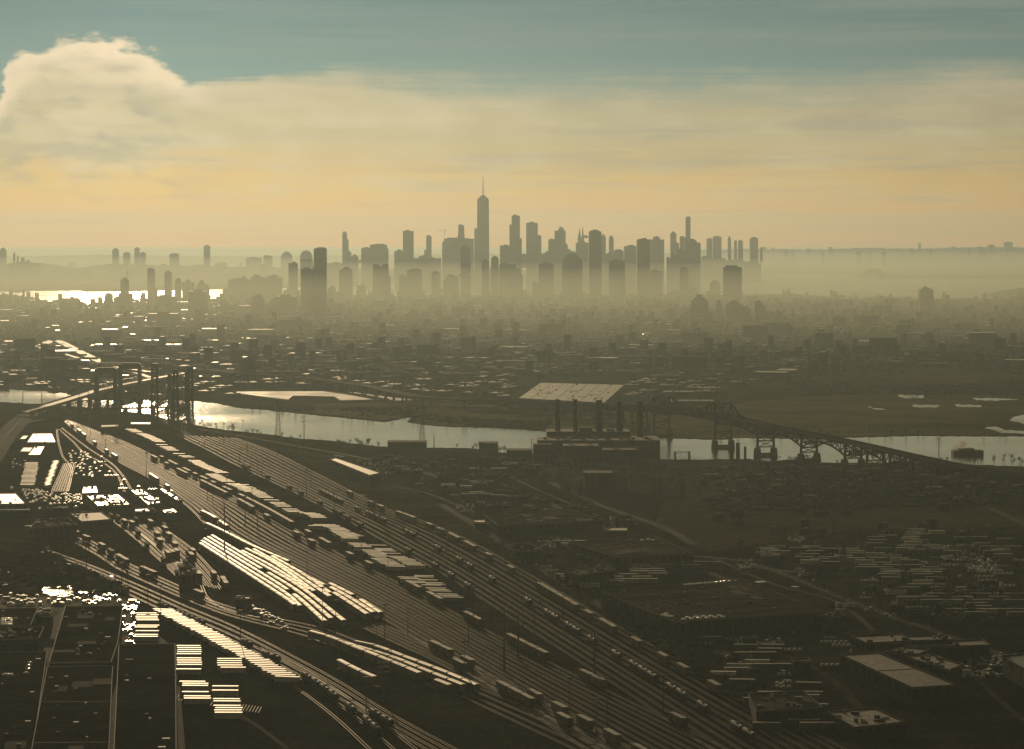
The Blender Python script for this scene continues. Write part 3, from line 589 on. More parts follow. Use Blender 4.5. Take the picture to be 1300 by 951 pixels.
sheet('dark_field', [(880, 600), (1000, 596), (1200, 604), (1310, 630), (1310, 668), (1080, 672), (900, 700), (830, 668), (840, 640)], M_meadow, -.48)
sheet('waste_ground', [(430, 572), (560, 572), (690, 580), (690, 610), (850, 630), (830, 668), (780, 650), (620, 643), (560, 640), (500, 605)], M_scrub, -.49)
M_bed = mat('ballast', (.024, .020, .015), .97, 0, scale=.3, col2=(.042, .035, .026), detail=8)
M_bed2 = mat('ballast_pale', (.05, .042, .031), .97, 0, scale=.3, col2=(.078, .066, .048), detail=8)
M_rail = mat('rail_steel', (.16, .13, .10), .5, .4, metal=.6, noise=.3, scale=.02)
def track(line, label, group, w=2.9, bm=None, z=-.42):
    e = empty('railway_track', (*line[len(line)//2], 0)); ox, oy = e.location[0], e.location[1]; tag(e, label, 'railway track', group)
    L2 = [(x-ox, y-oy) for x, y in line]
    MB().rib(L2, w, z, z+.28).build('ballast_bed', bm or M_bed, e)
    for s in (-.72, .72): MB().rib(offset(L2, s), .16, z+.28, z+.48).build('rail', M_rail, e)
    return e
def bundle(lo_px, up_px, n, name, group, skip=(), wob=.25, pale=()):
    A = smooth_line(GP(lo_px), 12); B = smooth_line(GP(up_px), 12); out = []; r = random.Random(n)
    for i in range(n):
        ln = lerp_line(A, B, (i+r.uniform(-wob, wob)*.4)/(n-1) if n > 1 else .5); out.append(ln)
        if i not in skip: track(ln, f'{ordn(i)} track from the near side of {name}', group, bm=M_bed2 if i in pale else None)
    return out
Y1 = bundle([(82, 535), (111, 559), (151, 586), (192, 608), (237, 641), (264, 667), (300, 690), (363, 720), (482, 782), (598, 855), (690, 915), (810, 995)],
            [(86, 533), (125, 548), (170, 566), (230, 598), (325, 644), (421, 698), (517, 746), (625, 804), (720, 852), (850, 915), (985, 982)], 13, 'the long central fan of sidings', 'sidings of the central fan', pale=(0, 1))
Y2 = bundle([(225, 552), (262, 570), (300, 590), (380, 628), (440, 660), (490, 688), (545, 718), (600, 752), (690, 810), (771, 862), (850, 915), (965, 992)],
            [(300, 556), (350, 575), (400, 600), (490, 645), (540, 662), (600, 688), (700, 745), (800, 803), (910, 865), (1000, 912), (1140, 985)], 11, 'the main line beside the warehouses', 'main line bundle beside the warehouses', pale=(2, 7, 10))
Y3 = bundle([(40, 706), (95, 722), (146, 746), (226, 783), (296, 813), (400, 868), (480, 915), (600, 985)], [(60, 698), (103, 713), (156, 734), (238, 770), (306, 799), (415, 856), (500, 908), (630, 978)], 4, 'the curving line below the packed white cars', 'curving line below the packed white cars', pale=(1,))
Y4 = bundle([(70, 676), (120, 702), (151, 722), (200, 745), (265, 772), (300, 784), (360, 799), (401, 811), (441, 827), (520, 854), (600, 890), (760, 965)],
            [(80, 670), (130, 694), (165, 716), (215, 738), (268, 762), (306, 774), (362, 787), (410, 797), (455, 814), (530, 840), (620, 878), (790, 950)], 4, 'the line passing under the round white car block', 'line under the packed car block')
Y5 = bundle([(462, 797), (500, 815), (560, 843), (690, 912), (830, 990)], [(480, 790), (530, 812), (610, 850), (730, 912), (880, 992)], 5, 'the dark gap below the packed end block', 'tracks below the packed end block')
Y6 = bundle([(300, 830), (360, 862), (420, 905), (480, 960)], [(330, 822), (390, 852), (460, 898), (540, 960)], 3, 'the dark corner under the curving line', 'tracks in the dark corner')
def single(pts, label, n=1, pale=False): 
    L = smooth_line(GP(pts), 12); track(L, label, 'lone spur tracks', bm=M_bed2 if pale else None); return L
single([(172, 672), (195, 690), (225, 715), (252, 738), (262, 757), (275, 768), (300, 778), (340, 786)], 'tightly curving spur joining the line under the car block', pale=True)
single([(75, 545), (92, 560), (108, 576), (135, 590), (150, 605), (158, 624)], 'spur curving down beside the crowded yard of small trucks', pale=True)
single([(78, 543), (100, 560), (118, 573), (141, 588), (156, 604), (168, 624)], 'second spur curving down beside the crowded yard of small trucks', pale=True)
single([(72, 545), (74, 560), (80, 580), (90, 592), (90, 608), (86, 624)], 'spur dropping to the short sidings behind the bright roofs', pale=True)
for i in range(7): single([(70+i*2.2+12, 588), (66+i*3.2, 624)][::1], f'{ordn(i)} short stub siding beside the row of white boxes', pale=i % 2 == 0)
for i in range(9): single([(136+i*9, 655+i*2), (168+i*9.5, 680+i*2.2), (200+i*9.5, 708+i*3), (232+i*7, 738+i*1.5)], f'{ordn(i)} oblique siding among scattered wagons below the bright roofs')
single([(560, 577), (620, 594), (690, 625), (760, 655)], 'lone spur crossing the waste ground by the power station', pale=True)
# roads
M_road = mat('road', (.022, .019, .014), .95, .02, scale=.05, col2=(.036, .031, .023), detail=8)
M_lane = mat('lane_paint', (.16, .14, .11), .6, .3, scale=.5)
def road(pts, w, z=-.40, m=None, lane=True, zl=None, name='road'):
    L = smooth_line(GP(pts) if zl is None else [G(a, b, c) for (a, b), c in zip(pts, zl)], 15)
    o = MB().strip(L, w, z).build(name, m or M_road); o['kind'] = 'structure'
    if lane and w > 6:
        b = MB(); P = walk(L, 12)
        for x, y, a in P: b.box(x, y, z+.02, z+.06, 4, .25, a)
        q = b.build('lane_markings', M_lane); q['kind'] = 'structure'
    return L
road([(-60, 640), (-20, 592), (0, 563), (22, 537), (40, 524), (58, 514)], 26, -.41)
road([(-60, 590), (-10, 562), (5, 552), (28, 538), (55, 532)], 10, -.39)
road([(205, 520), (207, 530), (216, 538), (240, 552), (268, 566)], 9, -.35, M_road)
road([(230, 541), (300, 552), (400, 570), (480, 585), (560, 605)], 8, -.38)
road([(540, 590), (620, 608), (700, 640), (790, 680), (860, 708), (1000, 770), (1100, 815), (1250, 885)], 7, -.36)
road([(880, 705), (960, 716), (1100, 770), (1200, 805), (1330, 850)], 7, -.35)
road([(560, 640), (640, 688), (720, 742), (830, 806), (940, 868), (1010, 905)], 8, -.37)
road([(1180, 606), (1240, 636), (1300, 664), (1400, 705)], 8, -.36)
road([(948, 444), (943, 470), (935, 500), (930, 512)], 22, -.4, M_bed2, False)
road([(700, 612), (760, 640), (840, 668), (880, 690)], 8, -.37)
road([(395, 425), (370, 440), (340, 455), (310, 478)], 14, -.4, M_bed2, False)
road([(500, 418), (530, 445), (560, 475), (585, 495)], 12, -.4, M_bed2, False)
road([(560, 420), (610, 450), (640, 480)], 10, -.4, M_bed2, False)
road([(820, 420), (800, 440), (780, 470)], 10, -.4, M_bed2, False)
road([(240, 474), (252, 462), (262, 450), (275, 440)], 10, -.4, M_bed2, False)
# elevated highways at the upper left
def viaduct(name, pts, z, w, label, cat='viaduct', step=45, group=None, m=None, rail=True):
    L = smooth_line([G(a, b, c) for (a, b), c in zip(pts, z)], 20); n = len(L)
    zz = np.interp(np.linspace(0, 1, n), np.linspace(0, 1, len(z)), z).tolist(); ox, oy = L[n//2]
    e = empty(name, (ox, oy, 0)); tag(e, label, cat, group); L2 = [(x-ox, y-oy) for x, y in L]
    MB().rib(L2, w, [a-1.6 for a in zz], zz).build('deck', m or M_road, e)
    for s in (-1, 1): MB().rib(offset(L2, s*(w/2-.2)), .4, zz, [a+1.1 for a in zz]).build('parapet', M_conc, e)
    d = 0; acc = 0
    for i in range(1, n):
        acc += math.dist(L[i], L[i-1])
        if acc >= step:
            acc = 0; a = math.atan2(L[i][1]-L[i-1][1], L[i][0]-L[i-1][0]); p = MB()
            for s in (-1, 1): p.box(L2[i][0]-math.sin(a)*s*w*.32, L2[i][1]+math.cos(a)*s*w*.32, -1, zz[i]-3, 2.2, 2.2, a)
            p.box(L2[i][0], L2[i][1], zz[i]-3, zz[i]-1.61, 2.4, w*.85, a); p.build('pier', M_conc, e)
    return e
M_road_pale = mat('road_pale', (.13, .115, .085), .6, .45, scale=.05)
viaduct('road_viaduct', [(-30, 452), (20, 444), (53, 438), (70, 432), (100, 446), (125, 458), (150, 466), (190, 472)], [8, 9, 9, 9, 9, 9, 9, 9], 22, 'pale curving elevated highway running into the hazy town', m=M_road_pale)
viaduct('road_viaduct', [(50, 440), (80, 449), (115, 459), (146, 466), (175, 474), (195, 481)], [7]*6, 14, 'narrower pale elevated road just below the curving highway', m=M_road_pale)
viaduct('road_viaduct', [(262, 468), (300, 473.5), (350, 476.5), (400, 481), (460, 489), (527, 502.5), (600, 507.5)], [10, 12, 12, 12, 12, 12, 12], 20, 'long dark elevated road behind the lagoon', m=M_road)

# painted bays in the lots, worn
def bays(p0, p1, n, depth, ang=0):
    a = G(*p0); c = G(*p1); b = MB()
    for i in range(n):
        t = i/(n-1); x, y = a[0]+(c[0]-a[0])*t, a[1]+(c[1]-a[1])*t; b.box(x, y, -.40, -.37, .22, depth, ang)
    o = b.build('bay_markings', M_lane); o['kind'] = 'structure'
for q in (((1090, 690), (1280, 694), 60, 14), ((1080, 712), (1200, 722), 40, 14), ((1130, 768), (1290, 776), 46, 14), ((905, 826), (1010, 842), 36, 14), ((935, 716), (1010, 726), 40, 10), ((1180, 706), (1280, 718), 44, 10), ((940, 880), (1050, 895), 30, 14), ((200, 880), (330, 900), 36, 16)): bays(*q)
# worn service tracks and puddles across the empty ground
for i, pts in enumerate(([(900, 705), (980, 740), (1060, 762), (1110, 800)], [(860, 790), (940, 812), (1040, 850), (1100, 905)], [(1050, 800), (980, 812), (900, 806)], [(1060, 690), (1120, 730), (1200, 760), (1310, 776)], [(880, 625), (960, 640), (1060, 652), (1200, 655)], [(760, 640), (830, 655), (900, 668)], [(460, 610), (540, 625), (600, 650)], [(300, 562), (360, 590), (440, 632)], [(210, 880), (300, 905), (380, 960)], [(1200, 800), (1240, 860), (1330, 940)], [(1140, 700), (1230, 705), (1320, 715)])):
    road(pts, [3.5, 5, 2.5][i % 3], -.385-.004*(i % 3), M_bed2 if i % 2 else M_road, False, name='dirt_path')
r = random.Random(17); M_pud = water_mat('puddle_water', .12, .03, .5)
for i in range(34):
    px, py = (r.uniform(620, 1290), r.uniform(640, 860)) if i % 3 else (r.uniform(0, 600), r.uniform(600, 860)); w = r.uniform(2, 9); pts = [(px+w*math.cos(t*PI/5)*r.uniform(.6, 1.1), py+w*.13*math.sin(t*PI/5)*r.uniform(.6, 1.2)) for t in range(10)]
    sheet('puddle', pts, M_pud, -.365)
# ------------------------------------------------------------------ the steel truss viaduct over the river
M_truss = mat('truss_steel', (.008, .009, .008), .85, .1, scale=.3)
M_pier = mat('pier_stone', (.10, .09, .07), .85, .2, scale=.2)
SK = [(600, 507.5, 12), (640, 508.5, 13), (700, 510.5, 17), (745, 512, 21), (782, 513.5, 25), (812, 515, 29), (840, 517.5, 32), (880, 521, 34.5), (918, 527, 34.5), (972, 540, 31), (1027, 550.5, 27.5), (1083, 562, 24), (1140, 575, 20), (1200, 588, 16), (1260, 599, 12.5), (1320, 609, 9), (1430, 630, 4)]
SKP = [(*G(a, b, c), c) for a, b, c in SK]
e_sk = empty('truss_viaduct', (SKP[8][0], SKP[8][1], 0)); tag(e_sk, 'long black steel truss viaduct with two humps crossing the river', 'bridge')
ox, oy = SKP[8][0], SKP[8][1]; SL = [(x-ox, y-oy, z) for x, y, z in SKP]
W2 = 9.0
def span(p, q, n, topf, botf, name='truss_span'):
    """deck with a truss on both sides; topf/botf give chord offset over/under the deck for t in 0..1"""
    p = np.array(p); q = np.array(q); d = (q-p)[:2]; d = d/np.linalg.norm(d); nx, ny = -d[1], d[0]; b = MB()
    for s in (-1, 1):
        T_ = []; B_ = []
        for i in range(n+1):
            t = i/n; c = p*(1-t)+q*t; x, y = c[0]+nx*s*W2, c[1]+ny*s*W2; T_.append((x, y, c[2]+topf(t))); B_.append((x, y, c[2]-botf(t)))
        for i in range(n):
            b.bar(T_[i], T_[i+1], 1.3); b.bar(B_[i], B_[i+1], 1.3); b.bar(T_[i], B_[i], .8)
            b.bar(T_[i] if i % 2 == 0 else B_[i], B_[i+1] if i % 2 == 0 else T_[i+1], .75)
        b.bar(T_[n], B_[n], .6)
        if s == -1: TL, BL = T_, B_
    for i in range(0, n+1):
        b.bar(TL[i], T_[i], .5); b.bar(BL[i], B_[i], .5)
    b.build(name, M_truss, e_sk)
    MB().rib([(p[0], p[1]), (q[0], q[1])], W2*1.85, [p[2]-1.1, q[2]-1.1], [p[2], q[2]]).build('deck', M_road, e_sk)
    b = MB()
    for s in (-1, 1): b.rib(offset([(p[0], p[1]), (q[0], q[1])], s*W2*.9), .3, [p[2], q[2]], [p[2]+1, q[2]+1])
    b.build('railing', M_truss, e_sk)
def pier(p, d, wide=False, masonry=9):
    a = math.atan2(d[1], d[0]); nx, ny = -math.sin(a), math.cos(a); x, y, z = p; zt = z - (8 if wide else 5); b = MB()
    zb = masonry
    for s in (-1, 1):
        b.bar((x+nx*s*W2*1.05, y+ny*s*W2*1.05, zb), (x+nx*s*W2*.95, y+ny*s*W2*.95, z-1), 2.4)
    hh = [zb+1, zb+(zt-zb)*.5, zt]
    for k in hh: b.bar((x+nx*W2, y+ny*W2, k), (x-nx*W2, y-ny*W2, k), 1.1)
    b.bar((x+nx*W2, y+ny*W2, hh[0]), (x-nx*W2, y-ny*W2, hh[1]), .7); b.bar((x-nx*W2, y-ny*W2, hh[0]), (x+nx*W2, y+ny*W2, hh[1]), .7); b.bar((x+nx*W2, y+ny*W2, hh[1]), (x-nx*W2, y-ny*W2, hh[2]), .7)
    o = b.build('pier', M_truss, e_sk); m = MB()
    for s in (-1, 1): m.box(x+nx*s*W2*1.05, y+ny*s*W2*1.05, -2, zb, 7, 6, a, .75)
    m.box(x, y, -2, min(3, zb-.5), 5, W2*2, a); m.build('pier_footing', M_pier, o)
def sub(i, j): return SL[i], SL[j]
hump = lambda a, c: (lambda t: a + c*math.exp(-((1-t)/.16)**2))
humpL = lambda a, c: (lambda t: a + c*math.exp(-(t/.16)**2))
both = lambda a, c: (lambda t: a + c*math.exp(-(t/.16)**2)+c*math.exp(-((1-t)/.16)**2))
arch = lambda lo_, hi: (lambda t: lo_+(hi-lo_)*abs(2*t-1)**2)
for i in range(0, 4): span(*sub(i, i+1), 12, lambda t: 0.2, arch(3, 6))
span(*sub(4, 5), 8, lambda t: 0.3, arch(4, 8)); span(*sub(5, 6), 10, hump(1, 11), arch(4, 6))
p7 = tuple((np.array(SL[6])+np.array(SL[8]))/2)
span(SL[6], SL[8], 16, both(3.5, 9), lambda t: 3.5+2*abs(2*t-1)); span(*sub(8, 9), 12, humpL(.6, 11), arch(6, 10))
for i in range(9, 13): span(*sub(i, i+1), 10, lambda t: .2, arch(4.5, 13 if i < 12 else 10))
for i in range(13, 16): span(*sub(i, i+1), 12, lambda t: .2, lambda t: 3.6)
for i in range(1, 16):
    d = np.array(SL[min(i+1, 16)])-np.array(SL[i-1])
    if i == 7: continue
    pier(SL[i], d, i in (6, 8, 9, 10, 11, 12), 5 if SL[i][2] < 24 else 8)
for i in (3, 4, 12, 13, 14, 15):
    c = (np.array(SL[i])+np.array(SL[i-1]))/2; pier(tuple(c), np.array(SL[i])-np.array(SL[i-1]), False, 3)
# ------------------------------------------------------------------ lift bridges at the left
M_green = mat('tower_steel', (.045, .055, .05), .6, .4, scale=.3)
def lattice(b, x, y, w, d, z0, z1, step=7, t=.9, taper=1.0):
    c = lambda sx, sy, z: (x+sx*w/2*(1+(taper-1)*(z-z0)/(z1-z0)), y+sy*d/2*(1+(taper-1)*(z-z0)/(z1-z0)), z)
    for sx in (-1, 1):
        for sy in (-1, 1): b.bar(c(sx, sy, z0), c(sx, sy, z1), t*1.4)
    n = max(1, round((z1-z0)/step))
    for k in range(n):
        a, e = z0+(z1-z0)*k/n, z0+(z1-z0)*(k+1)/n
        for s in (-1, 1):
            b.bar(c(-1, s, a), c(1, s, e), t*.7); b.bar(c(1, s, a), c(-1, s, e), t*.7); b.bar(c(-1, s, e), c(1, s, e), t)
            b.bar(c(s, -1, a), c(s, 1, e), t*.7); b.bar(c(s, -1, e), c(s, 1, e), t)
    return b
D1 = 3440; D2 = 3580
e = empty('lift_bridge', (AT(150, 3500), 3500, 0)); tag(e, 'road lift bridge with two tall green portal towers over the river', 'bridge'); ex, ey = e.location[0], e.location[1]
for D, xa, xb, yt in ((D1, 120, 149, 468), (D2, 150.6, 179.7, 462)):
    X0, X1 = AT(xa, D)-ex, AT(xb, D)-ex; zt = ZT(yt, D); b = MB()
    for x in (X0+2.6, X1-2.6): b.box(x, D-ey, -1, zt-.5, 5.2, 7, 0, .92)
    b.box((X0+X1)/2, D-ey, zt-7, zt, X1-X0-.6, 7.6); b.box((X0+X1)/2, D-ey, zt+.01, zt+1.6, (X1-X0)*.8, 4)
    o = b.build('portal_tower', M_green, e); m = MB()
    for x in (X0+2.6, X1-2.6): m.box(x, D-ey, -1.5, 7, 9, 12, 0, .9)
    m.build('pier_footing', M_pier, o)
DK = [(30, 523, 5), (58, 515.5, 10), (88, 506.5, 14), (120, 496.5, 19), (150, 489.5, 20), (180, 483.5, 19), (205, 479, 14), (238, 473, 8)]
P = [(*G(a, b, c), c) for a, b, c in DK]; L2 = [(x-ex, y-ey) for x, y, z in P]; zz = [p[2] for p in P]
MB().rib(L2, 19, [z-2.6 for z in zz], zz).build('deck', M_road_pale, e)
for s in (-1, 1): MB().rib(offset(L2, s*9.3), .4, zz, [z+1.2 for z in zz]).build('parapet', M_conc, e)
for i, (x, y, a) in enumerate(walk(L2, 40, 25)):
    z = float(np.interp(i*40+25, np.r_[0, np.cumsum([math.dist(L2[k], L2[k+1]) for k in range(len(L2)-1)])], zz)); m = MB()
    for s in (-1, 1): m.box(x-math.sin(a)*s*6, y+math.cos(a)*s*6, -1, z-4.2, 3, 3, a)
    m.box(x, y, z-4.2, z-2.61, 3, 17, a); m.build('pier', M_pier, e)
b = MB()      # truss lift span between the towers
pa, pb = np.array([L2[3][0], L2[3][1], 19]), np.array([L2[5][0], L2[5][1], 19.5])
for s in (-1, 1):
    for i in range(14):
        u, v = pa+(pb-pa)*i/14, pa+(pb-pa)*(i+1)/14; o_ = np.array((0, s*8, 0)); h0 = 7 if 0 < i else .5; h1 = 7 if i < 13 else .5
        b.bar(u+o_+(0, 0, h0), v+o_+(0, 0, h1), .7); b.bar(u+o_, v+o_+(0, 0, h1), .45); b.bar(v+o_, v+o_+(0, 0, h1), .45)
b.build('lift_span', M_green, e)
# older low bridge between, dark
e = empty('swing_bridge', (AT(150, 3380), 3380, 0)); tag(e, 'low dark truss bridge crowded in front of the green portals', 'bridge'); ex, ey = e.location[0], e.location[1]
b = MB(); PA = np.array([*G(88, 520, 6), 6.0])-(ex, ey, 0); PB = np.array([*G(238, 516, 6), 6.0])-(ex, ey, 0); n = 34
for s in (-1, 1):
    for i in range(n):
        u, v = PA+(PB-PA)*i/n, PA+(PB-PA)*(i+1)/n; o_ = np.array((0, s*5, 0)); hf = lambda k: 6+5*abs(math.sin(k/n*PI*4)); 
        b.bar(u+o_+(0, 0, hf(i)), v+o_+(0, 0, hf(i+1)), .8); b.bar(u+o_, v+o_, .8); b.bar(u+o_, v+o_+(0, 0, hf(i+1)), .5); b.bar(v+o_, v+o_+(0, 0, hf(i+1)), .5)
b.build('truss', M_truss, e); MB().rib([tuple(PA[:2]), tuple(PB[:2])], 9, 4.5, 5.8).build('deck', M_bed, e)
for i in range(0, n+1, 4):
    u = PA+(PB-PA)*i/n; MB().box(u[0], u[1], -2, 4.4, 5, 12).build('pier', M_pier, e)
def lift_tower(D, xs, yt, label, spanend=None):
    e = empty('railway_lift_bridge', (AT(sum(xs)/len(xs), D), D, 0)); tag(e, label, 'bridge', 'railway lift bridges'); ex = e.location[0]
    for x0, x1, dy in xs_pairs(xs):
        b = MB(); lattice(b, (AT(x0, D)+AT(x1, D))/2-ex, dy, AT(x1, D)-AT(x0, D)-1, 9, 0, ZT(yt, D)-5, 6, 1.1, .85); b.box((AT(x0, D)+AT(x1, D))/2-ex, dy, ZT(yt, D)-5, ZT(yt, D), (AT(x1, D)-AT(x0, D))*.95, 9)
        o = b.build('lattice_tower', M_truss, e); MB().box((AT(x0, D)+AT(x1, D))/2-ex, dy, -2, .01+0, 12, 12).build('pier_footing', M_pier, o)
    x0, x1 = AT(xs[0], D)-ex, AT(xs[-1], D)-ex
    b = MB(); n = 10; dy = 75
    for s in (-1, 1):
        for i in range(n):
            u = np.array((x0+s*3+8, i*dy/n, 7.0)); v = np.array((x0+s*3+8, (i+1)*dy/n, 7.0)); b.bar(u, v, .8); b.bar(u+(0, 0, 8), v+(0, 0, 8), .8); b.bar(u, v+(0, 0, 8), .5); b.bar(v, v+(0, 0, 8), .5)
    b.box(x0+8, dy/2-30, 5.6, 6.4, 5, dy+60); b.build('bridge_span', M_truss, e)
def xs_pairs(xs): return [(xs[0], xs[1], 0)] if len(xs) == 2 else [(xs[0], xs[1], 0), (xs[2], xs[3], 70)]
lift_tower(3400, (192, 200.8), 461.5, 'single slender lift tower between the green portals and the lattice pair')
lift_tower(3230, (219.5, 226.5, 228.5, 236.5), 469, 'pair of dark lattice lift towers at the river bend')
lift_tower(3300, (213, 218, 226, 232), 475, 'shorter lattice lift towers half hidden behind the dark pair')
# ------------------------------------------------------------------ power station
M_brick = facade('plant_brick', (.026, .022, .017), (.018, .017, .014), 7, 5, .8, .3, .5)
M_stack = mat('stack_concrete', (.035, .032, .027), .85, .2, scale=.1)
e = empty('power_station', (AT(757, 2650), 2650, 0)); tag(e, 'dark brick power station with a row of five tall chimneys', 'power station'); ex, ey = e.location[0], e.location[1]
def ps(name, x0, x1, yt, D, dp, m=None, base=-1, top=1.0):
    X0, X1 = AT(x0, D)-ex, AT(x1, D)-ex; return MB().box((X0+X1)/2, D-ey+dp/2, base, ZT(yt, D), X1-X0, dp, 0, top).build(name, m or M_brick, e)
ps('boiler_house', 694, 800, 548, 2660, 38); ps('turbine_hall', 682, 838, 559, 2610, 44); ps('boiler_house', 800, 836, 556, 2662, 30)
ps('annexe', 677, 700, 564, 2590, 18); ps('annexe', 715, 760, 566, 2570, 35); ps('annexe', 765, 812, 571, 2562, 40); ps('roof_vent', 735, 752, 543, 2670, 16, M_truss, ZT(548, 2660)+.01); ps('roof_vent', 770, 780, 545, 2670, 14, M_truss, ZT(548, 2660)+.01)
for k in range(9): ps('roof_vent', 690+k*16, 694+k*16, 555.5, 2625, 10, M_truss, ZT(559, 2610)+.01)
for x, r, yt in ((708, 2.1, 507), (730.7, 1.9, 507), (760.5, 2.9, 508), (786.5, 2.5, 509), (812.5, 2.6, 509)):
    D = 2672; zt = ZT(yt, D); rr = r*D/F*1.25
    o = MB().lathe(AT(x, D)-ex, D-ey, [(rr*1.35, ZT(545, D)-8), (rr*1.25, ZT(545, D)), (rr*1.02, zt-3), (rr*1.12, zt-2.9), (rr*1.12, zt-.6), (rr*.98, zt)], 20).build('chimney', M_stack, e)
    MB().lathe(AT(x, D)-ex, D-ey, [(rr*1.16, zt-14), (rr*1.16, zt-12.6)], 20).build('collar', M_truss, o)
# conveyor and coal bunker
b = MB(); b.bar((AT(690, 2600)-ex, -60, 2), (AT(735, 2650)-ex, -5, 26), 3.5); b.build('conveyor', M_truss, e)
for i, (x, yt, yb, r) in enumerate(((936.7, 562, 583, 1.9), (929, 566, 583, 1.6), (946, 567, 584, 1.2))):
    D = H*F/(yb-HZ); o = MB().lathe(0, 0, [(r*1.2, -1), (r, ZT(yt, D)*.97), (r*1.1, ZT(yt, D))], 14).build('smokestack', M_stack, None, (AT(x, D), D, 0)); tag(o, ['taller of three slim stacks by the viaduct footings', 'middle slim stack close to the viaduct footings', 'thinnest stack just past the taller slim one'][i], 'chimney', 'slim stacks by the viaduct')
for x0, x1, yt, yb, lab in ((742, 782, 601, 622, 'plain dark block hall in the switchyard below the power station'), (492, 541, 561.5, 571, 'long low dark riverside shed'), (608, 632, 563, 573, 'dark low shed on the river bank before the power station'), (678, 700, 566, 584, 'boxy dark shed at the river end of the power station'), (643, 676, 572, 580, 'low shed with pale roof edge by the power station')):
    D = H*F/(yb-HZ); e2 = empty('shed', (AT((x0+x1)/2, D), D, 0)); tag(e2, lab, 'shed', 'riverside sheds'); w = (x1-x0)*D/F; h = ZT(yt, D); MB().box(0, 12, -1, h, w, 24).build('wall', M_brick, e2); MB().box(0, 12, h+.01, h+.5, w+1, 25).build('roof', M_roof, e2)
# switchyard gantries
gp = None; r = random.Random(5)
for i in range(34):
    px, py = r.uniform(700, 880), r.uniform(594, 634); x, y = G(px, py); wv, hv = r.uniform(10, 18), r.uniform(9, 17)
    b = MB(); lattice(b, -wv/2, 0, 1.6, 1.6, -1, hv, 3, .35); lattice(b, wv/2, 0, 1.6, 1.6, -1, hv, 3, .35)
    for z in (hv-1.4, hv): b.bar((-wv/2, -.7, z), (wv/2, -.7, z), .35); b.bar((-wv/2, .7, z), (wv/2, .7, z), .35)
    e2 = b.build('gantry', M_steel, None, (x, y, 0), r.uniform(-.3, .3)); tag(e2, 'dark lattice gantry among many in the switchyard below the power station', 'gantry', 'switchyard gantries')
# ------------------------------------------------------------------ sheds and warehouses
M_white = mat('roof_white', (.36, .32, .25), .5, .35, noise=.18, scale=.08, rnoise=.1, detail=8)
M_glare = mat('roof_metal_bright', (.42, .36, .27), .38, .5, metal=.35, noise=.2, scale=.1, rnoise=.1, detail=8)
M_tar = mat('roof_tar', (.014, .0105, .007), 1, 0, scale=.06, col2=(.028, .021, .014), detail=9, stretch=(1, 3, 1))
M_tar2 = mat('roof_gravel', (.042, .034, .024), 1, 0, scale=.05, col2=(.078, .062, .043), detail=9, stretch=(1, 3, 1))
M_grey = mat('roof_grey', (.12, .105, .08), .65, .25, noise=.25, scale=.06, detail=8)
M_wall = mat('wall_dark', (.035, .030, .024), .8, .3, scale=.2)
M_wallp = facade('wall_panels', (.034, .029, .022), (.022, .02, .016), 9, 7, .8, .2, .6)
M_green_roof = mat('roof_teal', (.04, .06, .055), .6, .4, scale=.1)
M_patch = [mat('roof_patch_pale', (.06, .05, .037), .95, .03, scale=.3), mat('roof_patch_dark', (.012, .010, .008), .95, .03, scale=.3)]
M_sky = mat('skylight_dome', (.7, .68, .6), .12, .7, scale=1)
